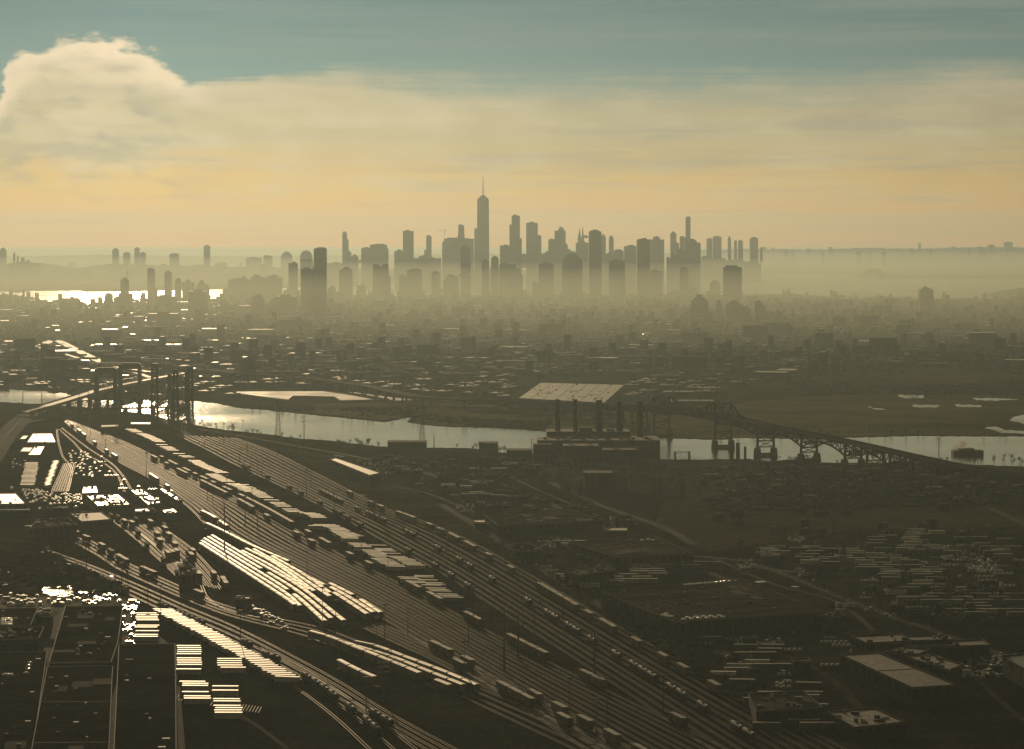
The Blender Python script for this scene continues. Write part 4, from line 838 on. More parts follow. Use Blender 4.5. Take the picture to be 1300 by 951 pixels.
def shed(quad, h, roof, label, cat='warehouse', name='warehouse', vents=0, sky=0, seed=1, wall=None, ridge_=False, group=None, stripes=0, trim=None):
    P = GP(quad, h); cx = sum(p[0] for p in P)/len(P); cy = sum(p[1] for p in P)/len(P); Q = [(x-cx, y-cy) for x, y in P]
    if sum(Q[i][0]*Q[(i+1) % len(Q)][1]-Q[(i+1) % len(Q)][0]*Q[i][1] for i in range(len(Q))) < 0: Q = Q[::-1]
    e = empty(name, (cx, cy, 0)); tag(e, label, cat, group)
    sc_ = lambda k: [(x*k, y*k) for x, y in Q]
    MB().prism(sc_(.995), -1, h-.3).build('wall', wall or M_wallp, e)
    ro = MB().prism(Q, h-.29, h).build('roof', roof, e)
    b = MB(); n = len(Q)
    for i in range(n):
        p, q = Q[i], Q[(i+1) % n]; L = math.dist(p, q); b.box((p[0]+q[0])/2*.997, (p[1]+q[1])/2*.997, h+.005, h+.75, L*.985, .35, math.atan2(q[1]-p[1], q[0]-p[0]))
    b.build('parapet', trim or M_wall, ro)
    r = random.Random(seed); Q2 = sc_(.92)
    def pt():
        for _ in range(50):
            x = r.uniform(min(q[0] for q in Q2), max(q[0] for q in Q2)); y = r.uniform(min(q[1] for q in Q2), max(q[1] for q in Q2))
            if inside((x, y), Q2): return x, y
        return 0, 0
    a0 = math.atan2(Q[1][1]-Q[0][1], Q[1][0]-Q[0][0])
    for i in range(vents):
        x, y = pt(); s = r.uniform(1.2, 2.6)*(.75 if vents > 15 else 1); MB().box(x, y, h+.01, h+r.uniform(.6, 1.7), s, s*r.uniform(.6, 1.6), a0).build('roof_unit', M_wall if i % 3 else M_grey, ro)
    for i in range(5 if vents >= 12 else 0):
        x, y = pt(); MB().box(x*.8, y*.8, h+.004+.012*i, h+.05+.012*i, r.uniform(7, 24), r.uniform(4, 12), a0).build('roof_patch', M_patch[i % 2], ro)
    for i in range(stripes if len(Q) == 4 else 0):
        t = (i+1)/(stripes+1); p = [Q[0][k]*(1-t)+Q[1][k]*t for k in (0, 1)]; q = [Q[3][k]*(1-t)+Q[2][k]*t for k in (0, 1)]
        MB().box((p[0]+q[0])/2, (p[1]+q[1])/2, h+.01, h+.25, math.dist(p, q)*.97, .5, math.atan2(q[1]-p[1], q[0]-p[0])).build('roof_seam', M_wall, ro)
    for (px, py) in (sky or ()):
        x, y = G(px, py, h); MB().lathe(x-cx, y-cy, [(1.5*math.cos(t*PI/12), h+.1+.8*math.sin(t*PI/12)) for t in range(6)], 10).build('skylight', M_sky, ro, smooth=True)
    return e
# left, bright roofs
shed([(34, 562), (42, 550.5), (66, 550.5), (71, 562)], 7, M_glare, 'square building with the brightest white roof, upper one of two', vents=4)
shed([(35, 578), (44.5, 567), (57, 566.5), (51, 578)], 5, M_glare, 'narrow bright-roofed building just below the brightest square roof', vents=2)
shed([(25, 574), (30, 568), (42, 568), (38, 574)], 6, M_white, 'small white shed wedged beside the narrow bright-roofed building', 'shed', 'shed')
shed([(24, 558), (30, 553), (37, 553), (32, 558)], 5, M_white, 'tiny white shed behind the brightest square roof', 'shed', 'shed')
shed([(-60, 642), (-60, 627), (20, 626.5), (33, 640)], 7, M_glare, 'large white roof cut off by the picture edge, beside the bright lot', vents=8)
shed([(104, 627), (106, 618), (122, 617), (125, 626)], 6, M_glare, 'small square white roof above the cluttered long roof', vents=3)
shed([(124, 643), (109, 629), (150, 627.5), (166, 641)], 7, M_glare, 'large white roof crowded with dark rooftop units', vents=46, seed=3)
shed([(188, 641.5), (165, 622), (180, 621), (205, 638.5)], 6, M_glare, 'slanted white roof with rows of dark units', vents=20, seed=4)
shed([(225, 636), (200, 620.5), (207, 620), (232, 635)], 6, M_glare, 'narrow slanted white roof beside the slanted one with units', vents=8, seed=5)
shed([(171, 650), (172, 646), (194, 645), (198, 650)], 6, M_white, 'low oval-looking white roof below the crowded long roof', vents=6, seed=6)
shed([(210, 653), (205, 647.5), (220, 645.5), (226, 651)], 6, M_glare, 'white roof with ragged outline, last below the slanted roofs', vents=6, seed=7)
shed([(104, 663), (88, 652), (128, 650), (142, 660)], 7, M_grey, 'dull grey flat roof below the roof crowded with units', vents=5, seed=8)
shed([(-60, 649.5), (-60, 647.5), (37, 646), (38, 648)], 6, M_white, 'long thin white roof strip by the picture edge', 'shed', 'shed')
shed([(60, 646), (60, 644.2), (86, 643), (87, 645)], 6, M_white, 'short thin white roof strip among small trucks', 'shed', 'shed')
shed([(38, 672), (48, 660), (86, 658), (98, 668)], 8, M_tar2, 'dark flat roof below the dull grey one', vents=16, seed=9)
shed([(228, 732), (226, 717), (238, 716), (250, 723), (248, 729)], 9, M_tar2, 'small dark depot hall between curving tracks', 'depot', 'depot', vents=10)
shed([(299, 761), (300, 758), (316, 757.5), (320, 761)], 5, M_white, 'low white cabin beside the packed white cars', 'cabin', 'cabin', vents=2)
shed([(128, 543), (129, 539.5), (150, 539), (150, 542)], 6, M_grey, 'pale roofed shed near the top of the sidings', 'shed', 'shed')
shed([(166, 539), (166, 536), (191, 536), (191, 539)], 6, M_white, 'bright roofed shed below the lift towers', 'shed', 'shed')
# bottom left, the great dark roofs
shed([(62, 843), (83, 771), (156, 770), (150, 815), (141, 842)], 10, M_tar, 'vast dark flat roof with pale edges, the biggest at the bottom', vents=16, stripes=3, seed=11, trim=M_conc)
shed([(30, 1005), (60, 848), (143, 846.5), (136, 1005)], 9, M_tar, 'dark flat roof continuing below the vast dark one', vents=16, stripes=2, seed=12)
shed([(142, 1005), (151, 819), (222, 818.5), (223, 862), (224, 1005)], 10, M_tar, 'dark flat roof with a white kerb along its side, near the truck yard', vents=10, stripes=2, seed=13, trim=M_conc)
shed([(-80, 798), (-80, 776), (48, 773), (39, 795)], 8, M_tar, 'dark roof with a patch of bright skylights at its side', vents=24, seed=14, sky=[(3+i*3.5, 786+j*2.4) for i in range(4) for j in range(4)])
shed([(-80, 818), (-80, 800), (56, 797), (49, 812)], 11, M_tar, 'higher dark roof block stepping up beside the vast roof', vents=28, seed=15)
shed([(-80, 1005), (-80, 832), (60, 828), (34, 1005)], 8, M_tar, 'dark roof at the lowest corner beside the vast roof', vents=24, seed=16, sky=[(36, 846), (36, 850), (33, 855), (38, 842), (6, 857), (10, 857), (14, 857)])
shed([(45, 782), (50, 773), (68, 772), (64, 781)], 9, M_tar2, 'small roof linking the vast dark roof with its neighbour', vents=14, seed=17)
# middle and right
shed([(469, 604), (418, 583.5), (426, 581.5), (484, 601)], 8, mat('roof_cream', (.55, .44, .27), .5, .4, scale=.1), 'long narrow cream-roofed transit shed between tracks', 'shed', 'shed')
shed([(423, 579), (424, 577.5), (436, 579), (438, 581)], 5, M_grey, 'small grey-roofed hut behind the cream-roofed shed', 'hut', 'hut')
shed([(633, 669), (615, 655), (720, 646.5), (766, 661)], 7, M_tar2, 'brown flat-roofed warehouse, farthest of three large ones', vents=24, stripes=2, seed=21)
shed([(782, 708.5), (721, 689.5), (827, 679.5), (880, 704)], 8, M_tar2, 'brown flat-roofed warehouse, middle of three large ones', vents=16, stripes=3, seed=22, sky=[(815, 686), (823, 685), (829, 686)])
shed([(857, 791), (762, 752), (942, 736), (1046, 778)], 9, M_tar2, 'brown flat-roofed warehouse dotted with bright skylights, nearest and largest', vents=36, stripes=4, seed=23, sky=[(870+i*5.2, 742.8-i*.42) for i in range(13)]+[(868+i*5, 786.5-i*.3+(i % 2)*-2) for i in range(11)]+[(842, 781), (847, 782.5), (852, 783), (846, 779.5)])
shed([(1049, 786), (1040, 780), (1066, 778), (1074, 783)], 7, M_tar, 'small dark annexe at the corner of the skylit warehouse', vents=8)
shed([(736, 731), (716, 727), (745, 719), (770, 718), (780, 725)], 8, M_tar2, 'small square grey roof beside the trucks, before the middle warehouse', vents=20, seed=24)
shed([(770, 674.5), (775, 670), (797, 670), (796, 674.5)], 5, mat('roof_orange_lit', (.5, .38, .22), .35, .6, scale=.2), 'small copper-bright roof near the middle warehouse', 'shed', 'shed')
shed([(603, 664), (600, 660.5), (614, 660), (618, 664)], 5, M_glare, 'small bright roof at the corner of the farthest warehouse', 'shed', 'shed')
shed([(655, 702), (640, 693), (672, 690), (690, 700)], 6, M_tar, 'dark low building beside the main line tracks', vents=10, seed=25)
shed([(1100, 817.5), (1081, 808.5), (1143, 805.5), (1155, 815)], 8, M_grey, 'pale flat roof, first section of the rambling plant at the lower corner', vents=5, seed=26)
shed([(1158, 814.5), (1148, 808.5), (1204, 807), (1209, 813)], 9, M_green_roof, 'teal grey roof, second section of the rambling plant', vents=4, seed=27)
shed([(1162, 823), (1145, 819), (1247, 812.5), (1257, 820)], 7, M_grey, 'long pale flat roof in the rambling plant', vents=7, seed=28)
shed([(1165, 831.5), (1122, 829), (1150, 822.5), (1181, 825.5)], 7, M_grey, 'brownish roof wedged between long pale roof and ribbed hall', vents=6, seed=29)
shed([(1205, 852), (1148, 834), (1182, 831.5), (1222, 845)], 7, M_grey, 'low roof strewn with clutter beside the ribbed hall', vents=10, seed=30)
shed([(1158, 874), (1067, 832), (1114, 829), (1216, 871)], 9, M_grey, 'long ribbed hall with pale sloping roof at the bottom edge', 'hall', 'hall', seed=31, stripes=1)
shed([(1300, 850), (1272, 834), (1320, 829), (1350, 845)], 9, M_green_roof, 'teal roofed hall at the lower corner of the picture', vents=3, seed=32)
shed([(1008, 841), (1004, 838), (1026, 836.5), (1030, 841)], 6, M_grey, 'small pale flat roof by the trucks below the skylit warehouse', 'shed', 'shed')
shed([(942, 812), (940, 809.5), (958, 808.5), (960, 811.5)], 5, M_grey, 'tiny pale roof directly below the skylit warehouse', 'shed', 'shed')
# the far white distribution centre
shed([(767, 512), (657, 506), (686, 485.8), (793, 488.5)], 12, mat('roof_cream_membrane', (.40, .35, .24), .55, .35, noise=.12, scale=.02), 'huge cream-roofed warehouse beyond the viaduct', vents=34, stripes=6, seed=40)
for i, (x0, x1, y) in enumerate(((630, 645, 502), (845, 905, 508.5), (840, 880, 497), (870, 915, 492), (490, 508, 487.5), (528, 546, 481), (1035, 1050, 447.5), (1236, 1246, 414.5), (1248, 1262, 413), (1208, 1218, 416), (808, 840, 409.5))):
    shed([(x0, y+1), (x0+3, y-1), (x1+3, y-1), (x1, y+1)], 6, M_white, ['small pale roof at the foot of the huge cream warehouse', 'long pale roof just beyond the humped bridge', 'second long pale roof beyond the humped bridge', 'third and farthest pale roof beyond the humped bridge', 'thin bright roof alone behind the lagoon', 'angled pale roof by the green field',
          'bright little roof in the dark district', 'glinting roof, middle of three below the lone bay tower', 'glinting roof, last of three below the lone bay tower', 'glinting roof, first of three below the lone bay tower', 'long pale strip roof in mid haze by the capped block'][i], vents=3, seed=60+i)
# small dome
e = empty('domed_hall', (AT(823, 5900), 5900, 0)); tag(e, 'round pale dome in the middle of the dim city', 'dome'); MB().lathe(0, 0, [(16, -1), (16, 3)], 24).build('drum', M_conc, e)
MB().lathe(0, 0, [(16.3*math.cos(t*PI/16), 3+11*math.sin(t*PI/16)) for t in range(8)]+[(.5, 14)], 24).build('dome', M_glare, e, smooth=True)
# ------------------------------------------------------------------ railcars, trailers, cars
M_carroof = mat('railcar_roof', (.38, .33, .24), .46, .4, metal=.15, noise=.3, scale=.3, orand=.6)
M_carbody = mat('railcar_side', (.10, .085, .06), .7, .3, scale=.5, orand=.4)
M_bogie = mat('bogie', (.02, .018, .015), .8, .3, scale=1)
def bogie(b, x):
    b.box(x, 0, .45, 1.0, 3.2, 2.2)
    for dx in (-.9, .9):
        for s in (-.8, .8): b.box(x+dx, s, .05, .9, .85, .18)
e = empty('covered_railcar', (0, 0, 0)); L_ = 17.6
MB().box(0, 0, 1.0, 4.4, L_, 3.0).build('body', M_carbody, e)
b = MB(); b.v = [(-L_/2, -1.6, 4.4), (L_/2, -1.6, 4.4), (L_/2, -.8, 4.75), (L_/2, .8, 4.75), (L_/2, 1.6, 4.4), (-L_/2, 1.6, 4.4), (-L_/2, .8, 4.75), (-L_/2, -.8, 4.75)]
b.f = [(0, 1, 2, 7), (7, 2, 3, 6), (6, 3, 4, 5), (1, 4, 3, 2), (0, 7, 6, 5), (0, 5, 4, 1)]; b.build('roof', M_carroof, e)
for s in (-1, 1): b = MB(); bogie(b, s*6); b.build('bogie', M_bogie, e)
AR = reg(e)
M_tank = mat('tank_black', (.03, .028, .025), .65, .3, scale=.5, orand=.5); M_box = mat('boxcar', (.09, .055, .035), .7, .3, scale=.5, orand=.5)
e = empty('tank_railcar', (0, 0, 0)); b = MB(); b.lathe(0, 0, [(.3, -8), (1.2, -7.7), (1.5, -7), (1.5, 7), (1.2, 7.7), (.3, 8)], 12); b.v = [(z, x, y+2.7) for x, y, z in b.v]; b.build('tank', M_tank, e, smooth=False)
MB().box(0, 0, 4.1, 4.7, 1.4, 1.2).build('dome', M_tank, e); MB().box(0, 0, .95, 1.3, 16.5, 2.4).build('underframe', M_bogie, e)
for s in (-1, 1): b = MB(); bogie(b, s*5.8); b.build('bogie', M_bogie, e)
TK = reg(e)
e = empty('boxcar', (0, 0, 0)); MB().box(0, 0, 1.0, 4.4, 16.5, 3).build('body', M_box, e); MB().box(0, 0, 4.41, 4.6, 16.6, 3.1, 0, 1, .9).build('roof', M_grey, e)
MB().box(0, -1.53, 1.3, 4.1, 3, .1).build('sliding_door', M_box, e)
for s in (-1, 1): b = MB(); bogie(b, s*5.8); b.build('bogie', M_bogie, e)
BX = reg(e)
used = {}
def place(proto, x, y, a, label, group, scale=None, parts=True, z=0):
    if proto.name not in used and proto.location.length == 0:
        used[proto.name] = 1; proto.location = (x, y, z); proto.rotation_euler[2] = a; proto['label'] = label; proto['group'] = group; proto['category'] = CAT[proto.name.split('.')[0]]
        if scale: proto.scale = scale
        return proto
    return dup(proto, (x, y, z), a, label, group, scale, parts, CAT[proto.name.split('.')[0]])
CAT = {'covered_railcar': 'railcar', 'tank_railcar': 'tank car', 'boxcar': 'boxcar', 'box_trailer': 'trailer', 'shipping_container': 'container', 'parked_car': 'car', 'panel_van': 'van', 'bare_tree': 'tree', 'utility_pole': 'pole', 'transmission_pylon': 'pylon', 'light_mast': 'lamp mast'}
def row(pts, proto, step, what, name, group, fill=1.0, seed=0, tracks=True):
    L = smooth_line(GP(pts), 6); r = random.Random(seed); k = 0
    if tracks: track(L, f'siding under {name}', 'sidings under parked wagons')
    for i, (x, y, a) in enumerate(walk(L, step, step/2)):
        if r.random() > fill: continue
        place(proto, x, y, a, f'{what}, {ordn(k)} in {name}', group, z=.05); k += 1
GR = 'white-roofed railcars parked in packed rows'
rows1 = [((254, 697), (300, 727), (358, 765), (372, 775)), ((256, 694), (303, 724), (360, 760), (384, 781)), ((259, 691), (306, 720), (370, 761), (414, 799)), ((264, 689), (311, 718), (375, 757), (424, 797)), ((269, 687), (315, 715), (380, 753), (434, 795))]
for i, p in enumerate(rows1): row(p, AR, 19.6, 'white-roofed railcar', f'{ordn(i)} row of the largest packed block', GR, .96, i)
rows2 = [((307, 707), (345, 727), (392, 757)), ((312, 704), (350, 724), (400, 760)), ((322, 705), (360, 727), (416, 764)), ((345, 714), (385, 737), (420, 762)), ((384, 737), (405, 748), (424, 758))]
for i, p in enumerate(rows2): row(p, AR, 19.6, 'white-roofed railcar', f'{ordn(i)} row of the middle packed block', GR, .93, 10+i)
rows3 = [((424, 761), (440, 771), (464, 787)), ((420, 754), (445, 768), (472, 785)), ((419, 749), (450, 765), (481, 785))]
for i, p in enumerate(rows3): row(p, AR, 19.6, 'white-roofed railcar', f'{ordn(i)} row of the end packed block', GR, .96, 20+i)
rows4 = [((393, 811), (420, 819), (455, 833), (500, 851), (545, 870), (580, 884)), ((432, 824), (462, 833), (500, 845), (545, 863), (590, 881)), ((450, 824), (480, 831), (520, 846), (562, 862), (600, 878)), ((430, 848), (455, 861), (480, 872))]
for i, p in enumerate(rows4): row(p, AR, 19.6, 'white-roofed railcar', f'{ordn(i)} row of the lowest packed block', GR, .95, 30+i)
row(((262, 671), (285, 682), (320, 700), (363, 719)), AR, 19.6, 'pale-roofed railcar', 'the lone string above the packed blocks', GR, 1, 40)
row(((256, 655), (270, 662), (290, 676)), AR, 19.6, 'pale-roofed railcar', 'the short string by the slanted roofs', GR, .8, 41)
def string(track_line, t0, t1, proto, what, name, group, fill=.8, step=17.6, seed=0, z=.05):
    P = walk(track_line, step); n = len(P); r = random.Random(seed); k = 0
    for i, (x, y, a) in enumerate(P):
        if t0 <= i/n <= t1 and r.random() < fill: place(proto, x, y, a, f'{what}, {ordn(k)} in {name}', group, z=z); k += 1
GS = 'freight wagons standing on the long sidings'
string(Y1[12], .28, .97, BX, 'dull boxcar', 'the spaced string on the outermost central siding', GS, .5, 18, 1)
string(Y1[10], .25, .62, BX, 'dull boxcar', 'the inner string on the central sidings', GS, .5, 18, 2)
string(Y1[0], .05, .5, AR, 'small pale wagon', 'the string along the lower edge of the central fan', GS, .35, 18.6, 3)
string(Y2[4], .35, .95, TK, 'black tank car', 'the long string in the main line bundle', GS, .42, 17.5, 4)
string(Y2[8], .3, .9, BX, 'brown boxcar', 'the string nearest the warehouses', GS, .4, 18, 5)
string(Y2[0], .2, .7, TK, 'black tank car', 'the string beside the trailer band', GS, .3, 17.5, 6)
string(Y4[2], .02, .45, BX, 'scattered boxcar', 'the line under the packed blocks', GS, .3, 18, 7)
string(Y3[0], .1, .9, TK, 'dark tank car', 'the curving lower line', GS, .25, 17.5, 8)
# trailers
M_trroof = mat('trailer_roof', (.33, .285, .21), .48, .38, noise=.2, scale=.5, orand=.55); M_trbody = mat('trailer_side', (.30, .28, .23), .6, .4, scale=.5, orand=.5)
M_ct = mat('container_paint', (.05, .06, .055), .6, .4, scale=.5, orand=.6); M_ctr = mat('container_roof', (.11, .095, .07), .5, .45, scale=.5, orand=.6)
M_tyre = mat('tyre', (.015, .015, .015), .9, .2, scale=1)
def trailer(name, roof, body):
    e = empty(name, (0, 0, 0)); MB().box(0, 0, 1.15, 3.8, 12.6, 2.55).build('box_body', body, e); MB().box(0, 0, 3.81, 3.9, 12.7, 2.6).build('roof', roof, e)
    b = MB()
    for x in (-5.2, -4.0):
        for s in (-1, 1): b.box(x, s*1.05, 0, 1.0, .95, .5)
    b.box(4, 0, .05, 1.14, .3, 1.8); b.box(0, 0, .95, 1.14, 12, 1.2); b.build('underframe', M_tyre, e); return reg(e)
TR = trailer('box_trailer', M_trroof, M_trbody); CT = trailer('shipping_container', M_ctr, M_ct)
def band(pts, proto, step, ang, what, name, group, fill=1, seed=0, off=(0, 0), alt=None, jit=.8):
    L = smooth_line(GP(pts), 6); r = random.Random(seed); k = 0; k2 = 0
    for i, (x, y, a) in enumerate(walk(L, step, 2)):
        if r.random() > fill: continue
        pr = alt if alt and r.random() < .3 else proto
        if pr is proto: lab = f'{what}, {ordn(k)} in {name}'; k += 1
        else: lab = f'dark container on wheels, {ordn(k2)} in {name}'; k2 += 1
        place(pr, x+off[0]+r.uniform(-jit, jit), y+off[1], ang+r.uniform(-.012, .012), lab, group)
GT = 'parked box trailers'
band([(205, 781), (235, 797), (265, 813), (300, 833), (335, 851), (352, 862), (364, 869)], TR, 6.4, R(-14), 'white trailer', 'the slanting row by the truck yard', GT, .97, 1)
seg = [([(166, 549), (185, 557), (204, 566)], .9), ([(205, 569), (222, 578), (240, 586)], .8), ([(244, 588), (262, 598), (285, 606)], .95), ([(268, 607), (295, 619), (320, 630)], .92), ([(304, 619), (330, 633), (360, 648), (376, 656)], .9)]
names = ['the farthest trailer rank by the river road', 'the second trailer rank', 'the third trailer rank with pale roofs', 'the fourth trailer rank beside the third', 'the long fifth trailer rank']
for i, (p, f) in enumerate(seg): band(p, TR, 15 if i < 2 else 11, R(-10), 'pale-roofed trailer', names[i], GT, f, 50+i)
seg2 = [([(385, 656), (400, 660), (408, 668)], .8), ([(402, 674), (416, 672), (430, 680), (446, 690)], .9), ([(424, 676), (438, 682), (452, 688)], .8), ([(452, 696), (468, 705), (490, 716)], .85), ([(478, 697), (490, 706), (498, 711)], .8), ([(482, 716), (495, 722), (505, 727)], .95), ([(500, 713), (515, 718), (530, 726)], .9),
        ([(512, 738), (520, 742), (535, 748)], .6), ([(535, 736), (545, 745), (560, 752)], .7), ([(548, 750), (560, 758), (580, 768)], .5)]
nm2 = ['the sixth trailer rank', 'the seventh trailer rank', 'the short rank paired with the seventh', 'the eighth trailer rank', 'the short rank beyond the eighth', 'the bright ninth trailer rank', 'the bright rank paired with the ninth', 'the dark tenth trailer rank', 'the rank paired with the tenth', 'the ragged last trailer rank']
for i, (p, f) in enumerate(seg2): band(p, TR, 7.2, R(-9), 'pale-roofed trailer', nm2[i], GT, f, 70+i, alt=CT if i not in (5, 6) else None)
for (pts, lab, sd) in (([(186, 786), (186, 820)], 'the short stack of trailers beside the vast roof', 1), ([(239, 828), (240, 862)], 'the stack against the dark roof with white kerb', 2), ([(290, 842), (296, 862)], 'the pair group at the bottom edge', 3), ([(41, 592), (34, 622)], 'the rank beside the teal strip below the bright roofs', 4)):
    band(pts, TR, 7.0 if sd != 4 else 13, R(-1), 'white trailer', lab, GT, .75 if sd < 4 else 1, 90+sd)
band([(71, 590), (60, 622)], TR, 12, R(80), 'white box', 'the upright row of white boxes', GT, 1, 99)
GC = 'dark trailers standing in the lots at the lower corner'
r = random.Random(12); k = 0
for poly, n, ang, what in (([(1085, 680), (1180, 676), (1290, 690), (1285, 712), (1120, 702)], 34, 2, 'the upper trailer lot under the dark field'), ([(1040, 700), (1110, 702), (1190, 730), (1170, 745), (1100, 730)], 26, 3, 'the middle trailer lot beyond the skylit warehouse'),
                      ([(1110, 752), (1180, 745), (1300, 760), (1300, 790), (1160, 780)], 26, 4, 'the lower trailer lot past the skylit warehouse'), ([(960, 700), (1040, 698), (1060, 722), (980, 715)], 16, 2, 'the small trailer lot behind the skylit warehouse'), ([(706, 690), (745, 690), (790, 716), (750, 716)], 12, 3, 'the docks beside the middle warehouse'),
                      ([(715, 733), (800, 735), (826, 742), (730, 750)], 16, 3, 'the docks before the skylit warehouse'), ([(800, 722), (845, 720), (850, 735), (815, 738)], 8, 3, 'the lot behind the skylit warehouse corner'), ([(900, 812), (1000, 830), (1000, 860), (900, 865)], 12, 5, 'the dim yard below the skylit warehouse'),
                      ([(640, 655), (600, 672), (650, 682), (668, 672)], 5, 2, 'the lot at the end of the farthest warehouse'), ([(560, 618), (610, 612), (640, 635), (590, 640)], 8, 2, 'the scrap lot beside the spur')):
    rr = poly; xs = [p[0] for p in rr]; ys = [p[1] for p in rr]; c = 0; t = 0; done = []
    while c < n and t < 2000:
        t += 1; px, py = r.uniform(min(xs), max(xs)), min(ys)+round(r.uniform(0, max(ys)-min(ys))/ang)*ang
        if not inside((px, py), rr) or any(abs(px-a) < 20 and abs(py-b_) < 1.4 for a, b_ in done): continue
        done.append((px, py)); x, y = G(px, py); pr = CT if r.random() < .72 else TR
        place(pr, x, y, R(r.uniform(-6, 2)), ('dark container on wheels' if pr is CT else 'pale trailer') + f' in {what}', 'trailers in '+what); c += 1
# cars
M_paint = mat('car_paint', (.10, .10, .10), .25, .6, scale=1, orand=.9); M_glass = mat('car_glass', (.05, .05, .05), .12, 1.0, scale=1); M_paintw = mat('car_paint_pale', (.20, .19, .165), .25, .6, scale=1, orand=.4)
def car(name, pm, L=4.6, W_=1.85, h=1.45, van=False):
    e = empty(name, (0, 0, 0)); b = MB(); b.box(0, 0, .12, .85, L, W_, 0, .97)
    b.box(-.2 if not van else -.3, 0, .85 if not van else .851, h, L*(.5 if not van else .8), W_*.88, 0, .72 if not van else .93, .86); b.build('body', pm, e)
    g = MB(); g.lathe(0, 0, [(1.0*math.cos(t*PI/12), .05+.62*math.sin(t*PI/12)) for t in range(6)]+[(.04, .67)], 12); g.v = [(x*L*.27-.2, y*W_*.43, z*(h-.8)*1.1+.86) for x, y, z in g.v]; g.build('windows', M_glass, e, smooth=True)  # low dome in place of panes, shaped to always throw a sun glint
    return reg(e)
CA = car('parked_car', M_paint); CB = car('parked_car', M_paintw); VN = car('panel_van', M_paintw, 5.8, 2.1, 2.5, True)
lots = [([(0, 757), (150, 756), (158, 764), (100, 770), (0, 768)], 44, 'car parked along the edge of the vast dark roof', 1.6), ([(150, 762), (172, 762), (176, 822), (156, 822)], 30, 'car parked between vast roof and truck yard', 2.2), ([(0, 618), (40, 622), (108, 630), (108, 642), (40, 642), (30, 630)], 70, 'car crowded in the glaring lot', 1.6),
        ([(82, 572), (112, 574), (132, 604), (110, 608), (90, 600)], 44, 'vehicle in the crowded yard between curving spurs', 1.7), ([(10, 582), (36, 580), (34, 596), (12, 596)], 14, 'vehicle beside the narrow bright roof', 2), ([(675, 684), (725, 684), (728, 696), (690, 698)], 26, 'car in the lot between farthest and middle warehouses', 1.6),
        ([(770, 658), (800, 658), (815, 668), (780, 672)], 24, 'car behind the farthest warehouse corner', 1.6), ([(1188, 700), (1225, 700), (1230, 716), (1195, 716)], 30, 'car in the dim dense lot by tall pylons', 1.6), ([(1228, 720), (1268, 720), (1270, 729), (1230, 729)], 40, 'car glittering in the brightest lot of the corner', 1.5),
        ([(1230, 696), (1270, 696), (1278, 716), (1236, 716)], 26, 'car just above the brightest glittering lot', 1.6), ([(995, 680), (1020, 680), (1022, 690), (1000, 690)], 14, 'car in a small cluster under the dark field', 1.5), ([(935, 712), (960, 712), (962, 724), (940, 726)], 12, 'car behind the skylit warehouse', 1.6),
        ([(1008, 726), (1022, 726), (1024, 733), (1010, 733)], 8, 'car on the road behind the skylit warehouse', 1.6), ([(960, 816), (1000, 816), (1000, 822), (960, 822)], 12, 'car in a line below the skylit warehouse', 1.6), ([(1200, 842), (1290, 828), (1298, 862), (1210, 864)], 60, 'car in the dark lot beside the ribbed hall', 1.8),
        ([(455, 586), (490, 586), (510, 602), (485, 604)], 36, 'scrapped car in the junk lot beside the cream-roofed shed', 1.5), ([(575, 640), (600, 640), (608, 652), (580, 652)], 14, 'vehicle in the small lot before farthest warehouse', 1.6), ([(985, 590), (1080, 596), (1075, 612), (990, 606)], 24, 'vehicle in the works yard under the viaduct', 1.6),
        ([(305, 768), (330, 772), (372, 798), (360, 800), (330, 786)], 20, 'vehicle in the strip beside the lowest packed rows', 1.7), ([(1060, 766), (1080, 768), (1085, 776), (1064, 776)], 8, 'car by the annexe of the skylit warehouse', 1.6)]
cand = []
r = random.Random(77)
for li, (poly, n, lab, st) in enumerate(lots):
    xs = [p[0] for p in poly]; ys = [p[1] for p in poly]; done = []; t = 0
    while len(done) < n and t < 4000:
        t += 1; px, py = r.uniform(min(xs), max(xs)), min(ys)+round(r.uniform(0, max(ys)-min(ys))/st)*st
        if not inside((px, py), poly) or any(abs(px-a) < 3.0 and abs(py-b_) < st*.8 for a, b_ in done): continue
        done.append((px, py)); cand.append((py, px, lab, li))
cand.sort(reverse=True); big = cand[:290]; rest = cand[290:]
for py, px, lab, li in big:
    x, y = G(px, py); u = r.random(); pr = CA if u < .45 else CB if u < .8 else VN
    place(pr, x, y, R(90)+r.uniform(-.15, .15) if r.random() < .7 else r.uniform(-.2, .2), ('white van, ' if pr is VN else 'pale small ' if pr is CB else 'dark small ')+lab, 'vehicles: '+lab, parts=True)
b = MB()
for py, px, lab, li in rest:
    x, y = G(px, py); a = R(90)+r.uniform(-.2, .2); b.box(x, y, .3, .9, 4.6, 1.85, a); b.box(x, y, .9, 1.45, 2.4, 1.6, a, .75)
more = [([(1010, 690), (1290, 684), (1300, 800), (1120, 790), (1000, 720)], 190), ([(900, 594), (1160, 600), (1290, 630), (1200, 642), (920, 625)], 110), ([(640, 700), (720, 745), (745, 740), (670, 695)], 26), ([(860, 800), (1060, 792), (1150, 862), (960, 880), (880, 840)], 90), ([(440, 575), (560, 580), (660, 640), (600, 655), (480, 600)], 70), ([(0, 620), (200, 622), (230, 645), (0, 648)], 40), ([(120, 575), (230, 640), (180, 640), (100, 590)], 30)]
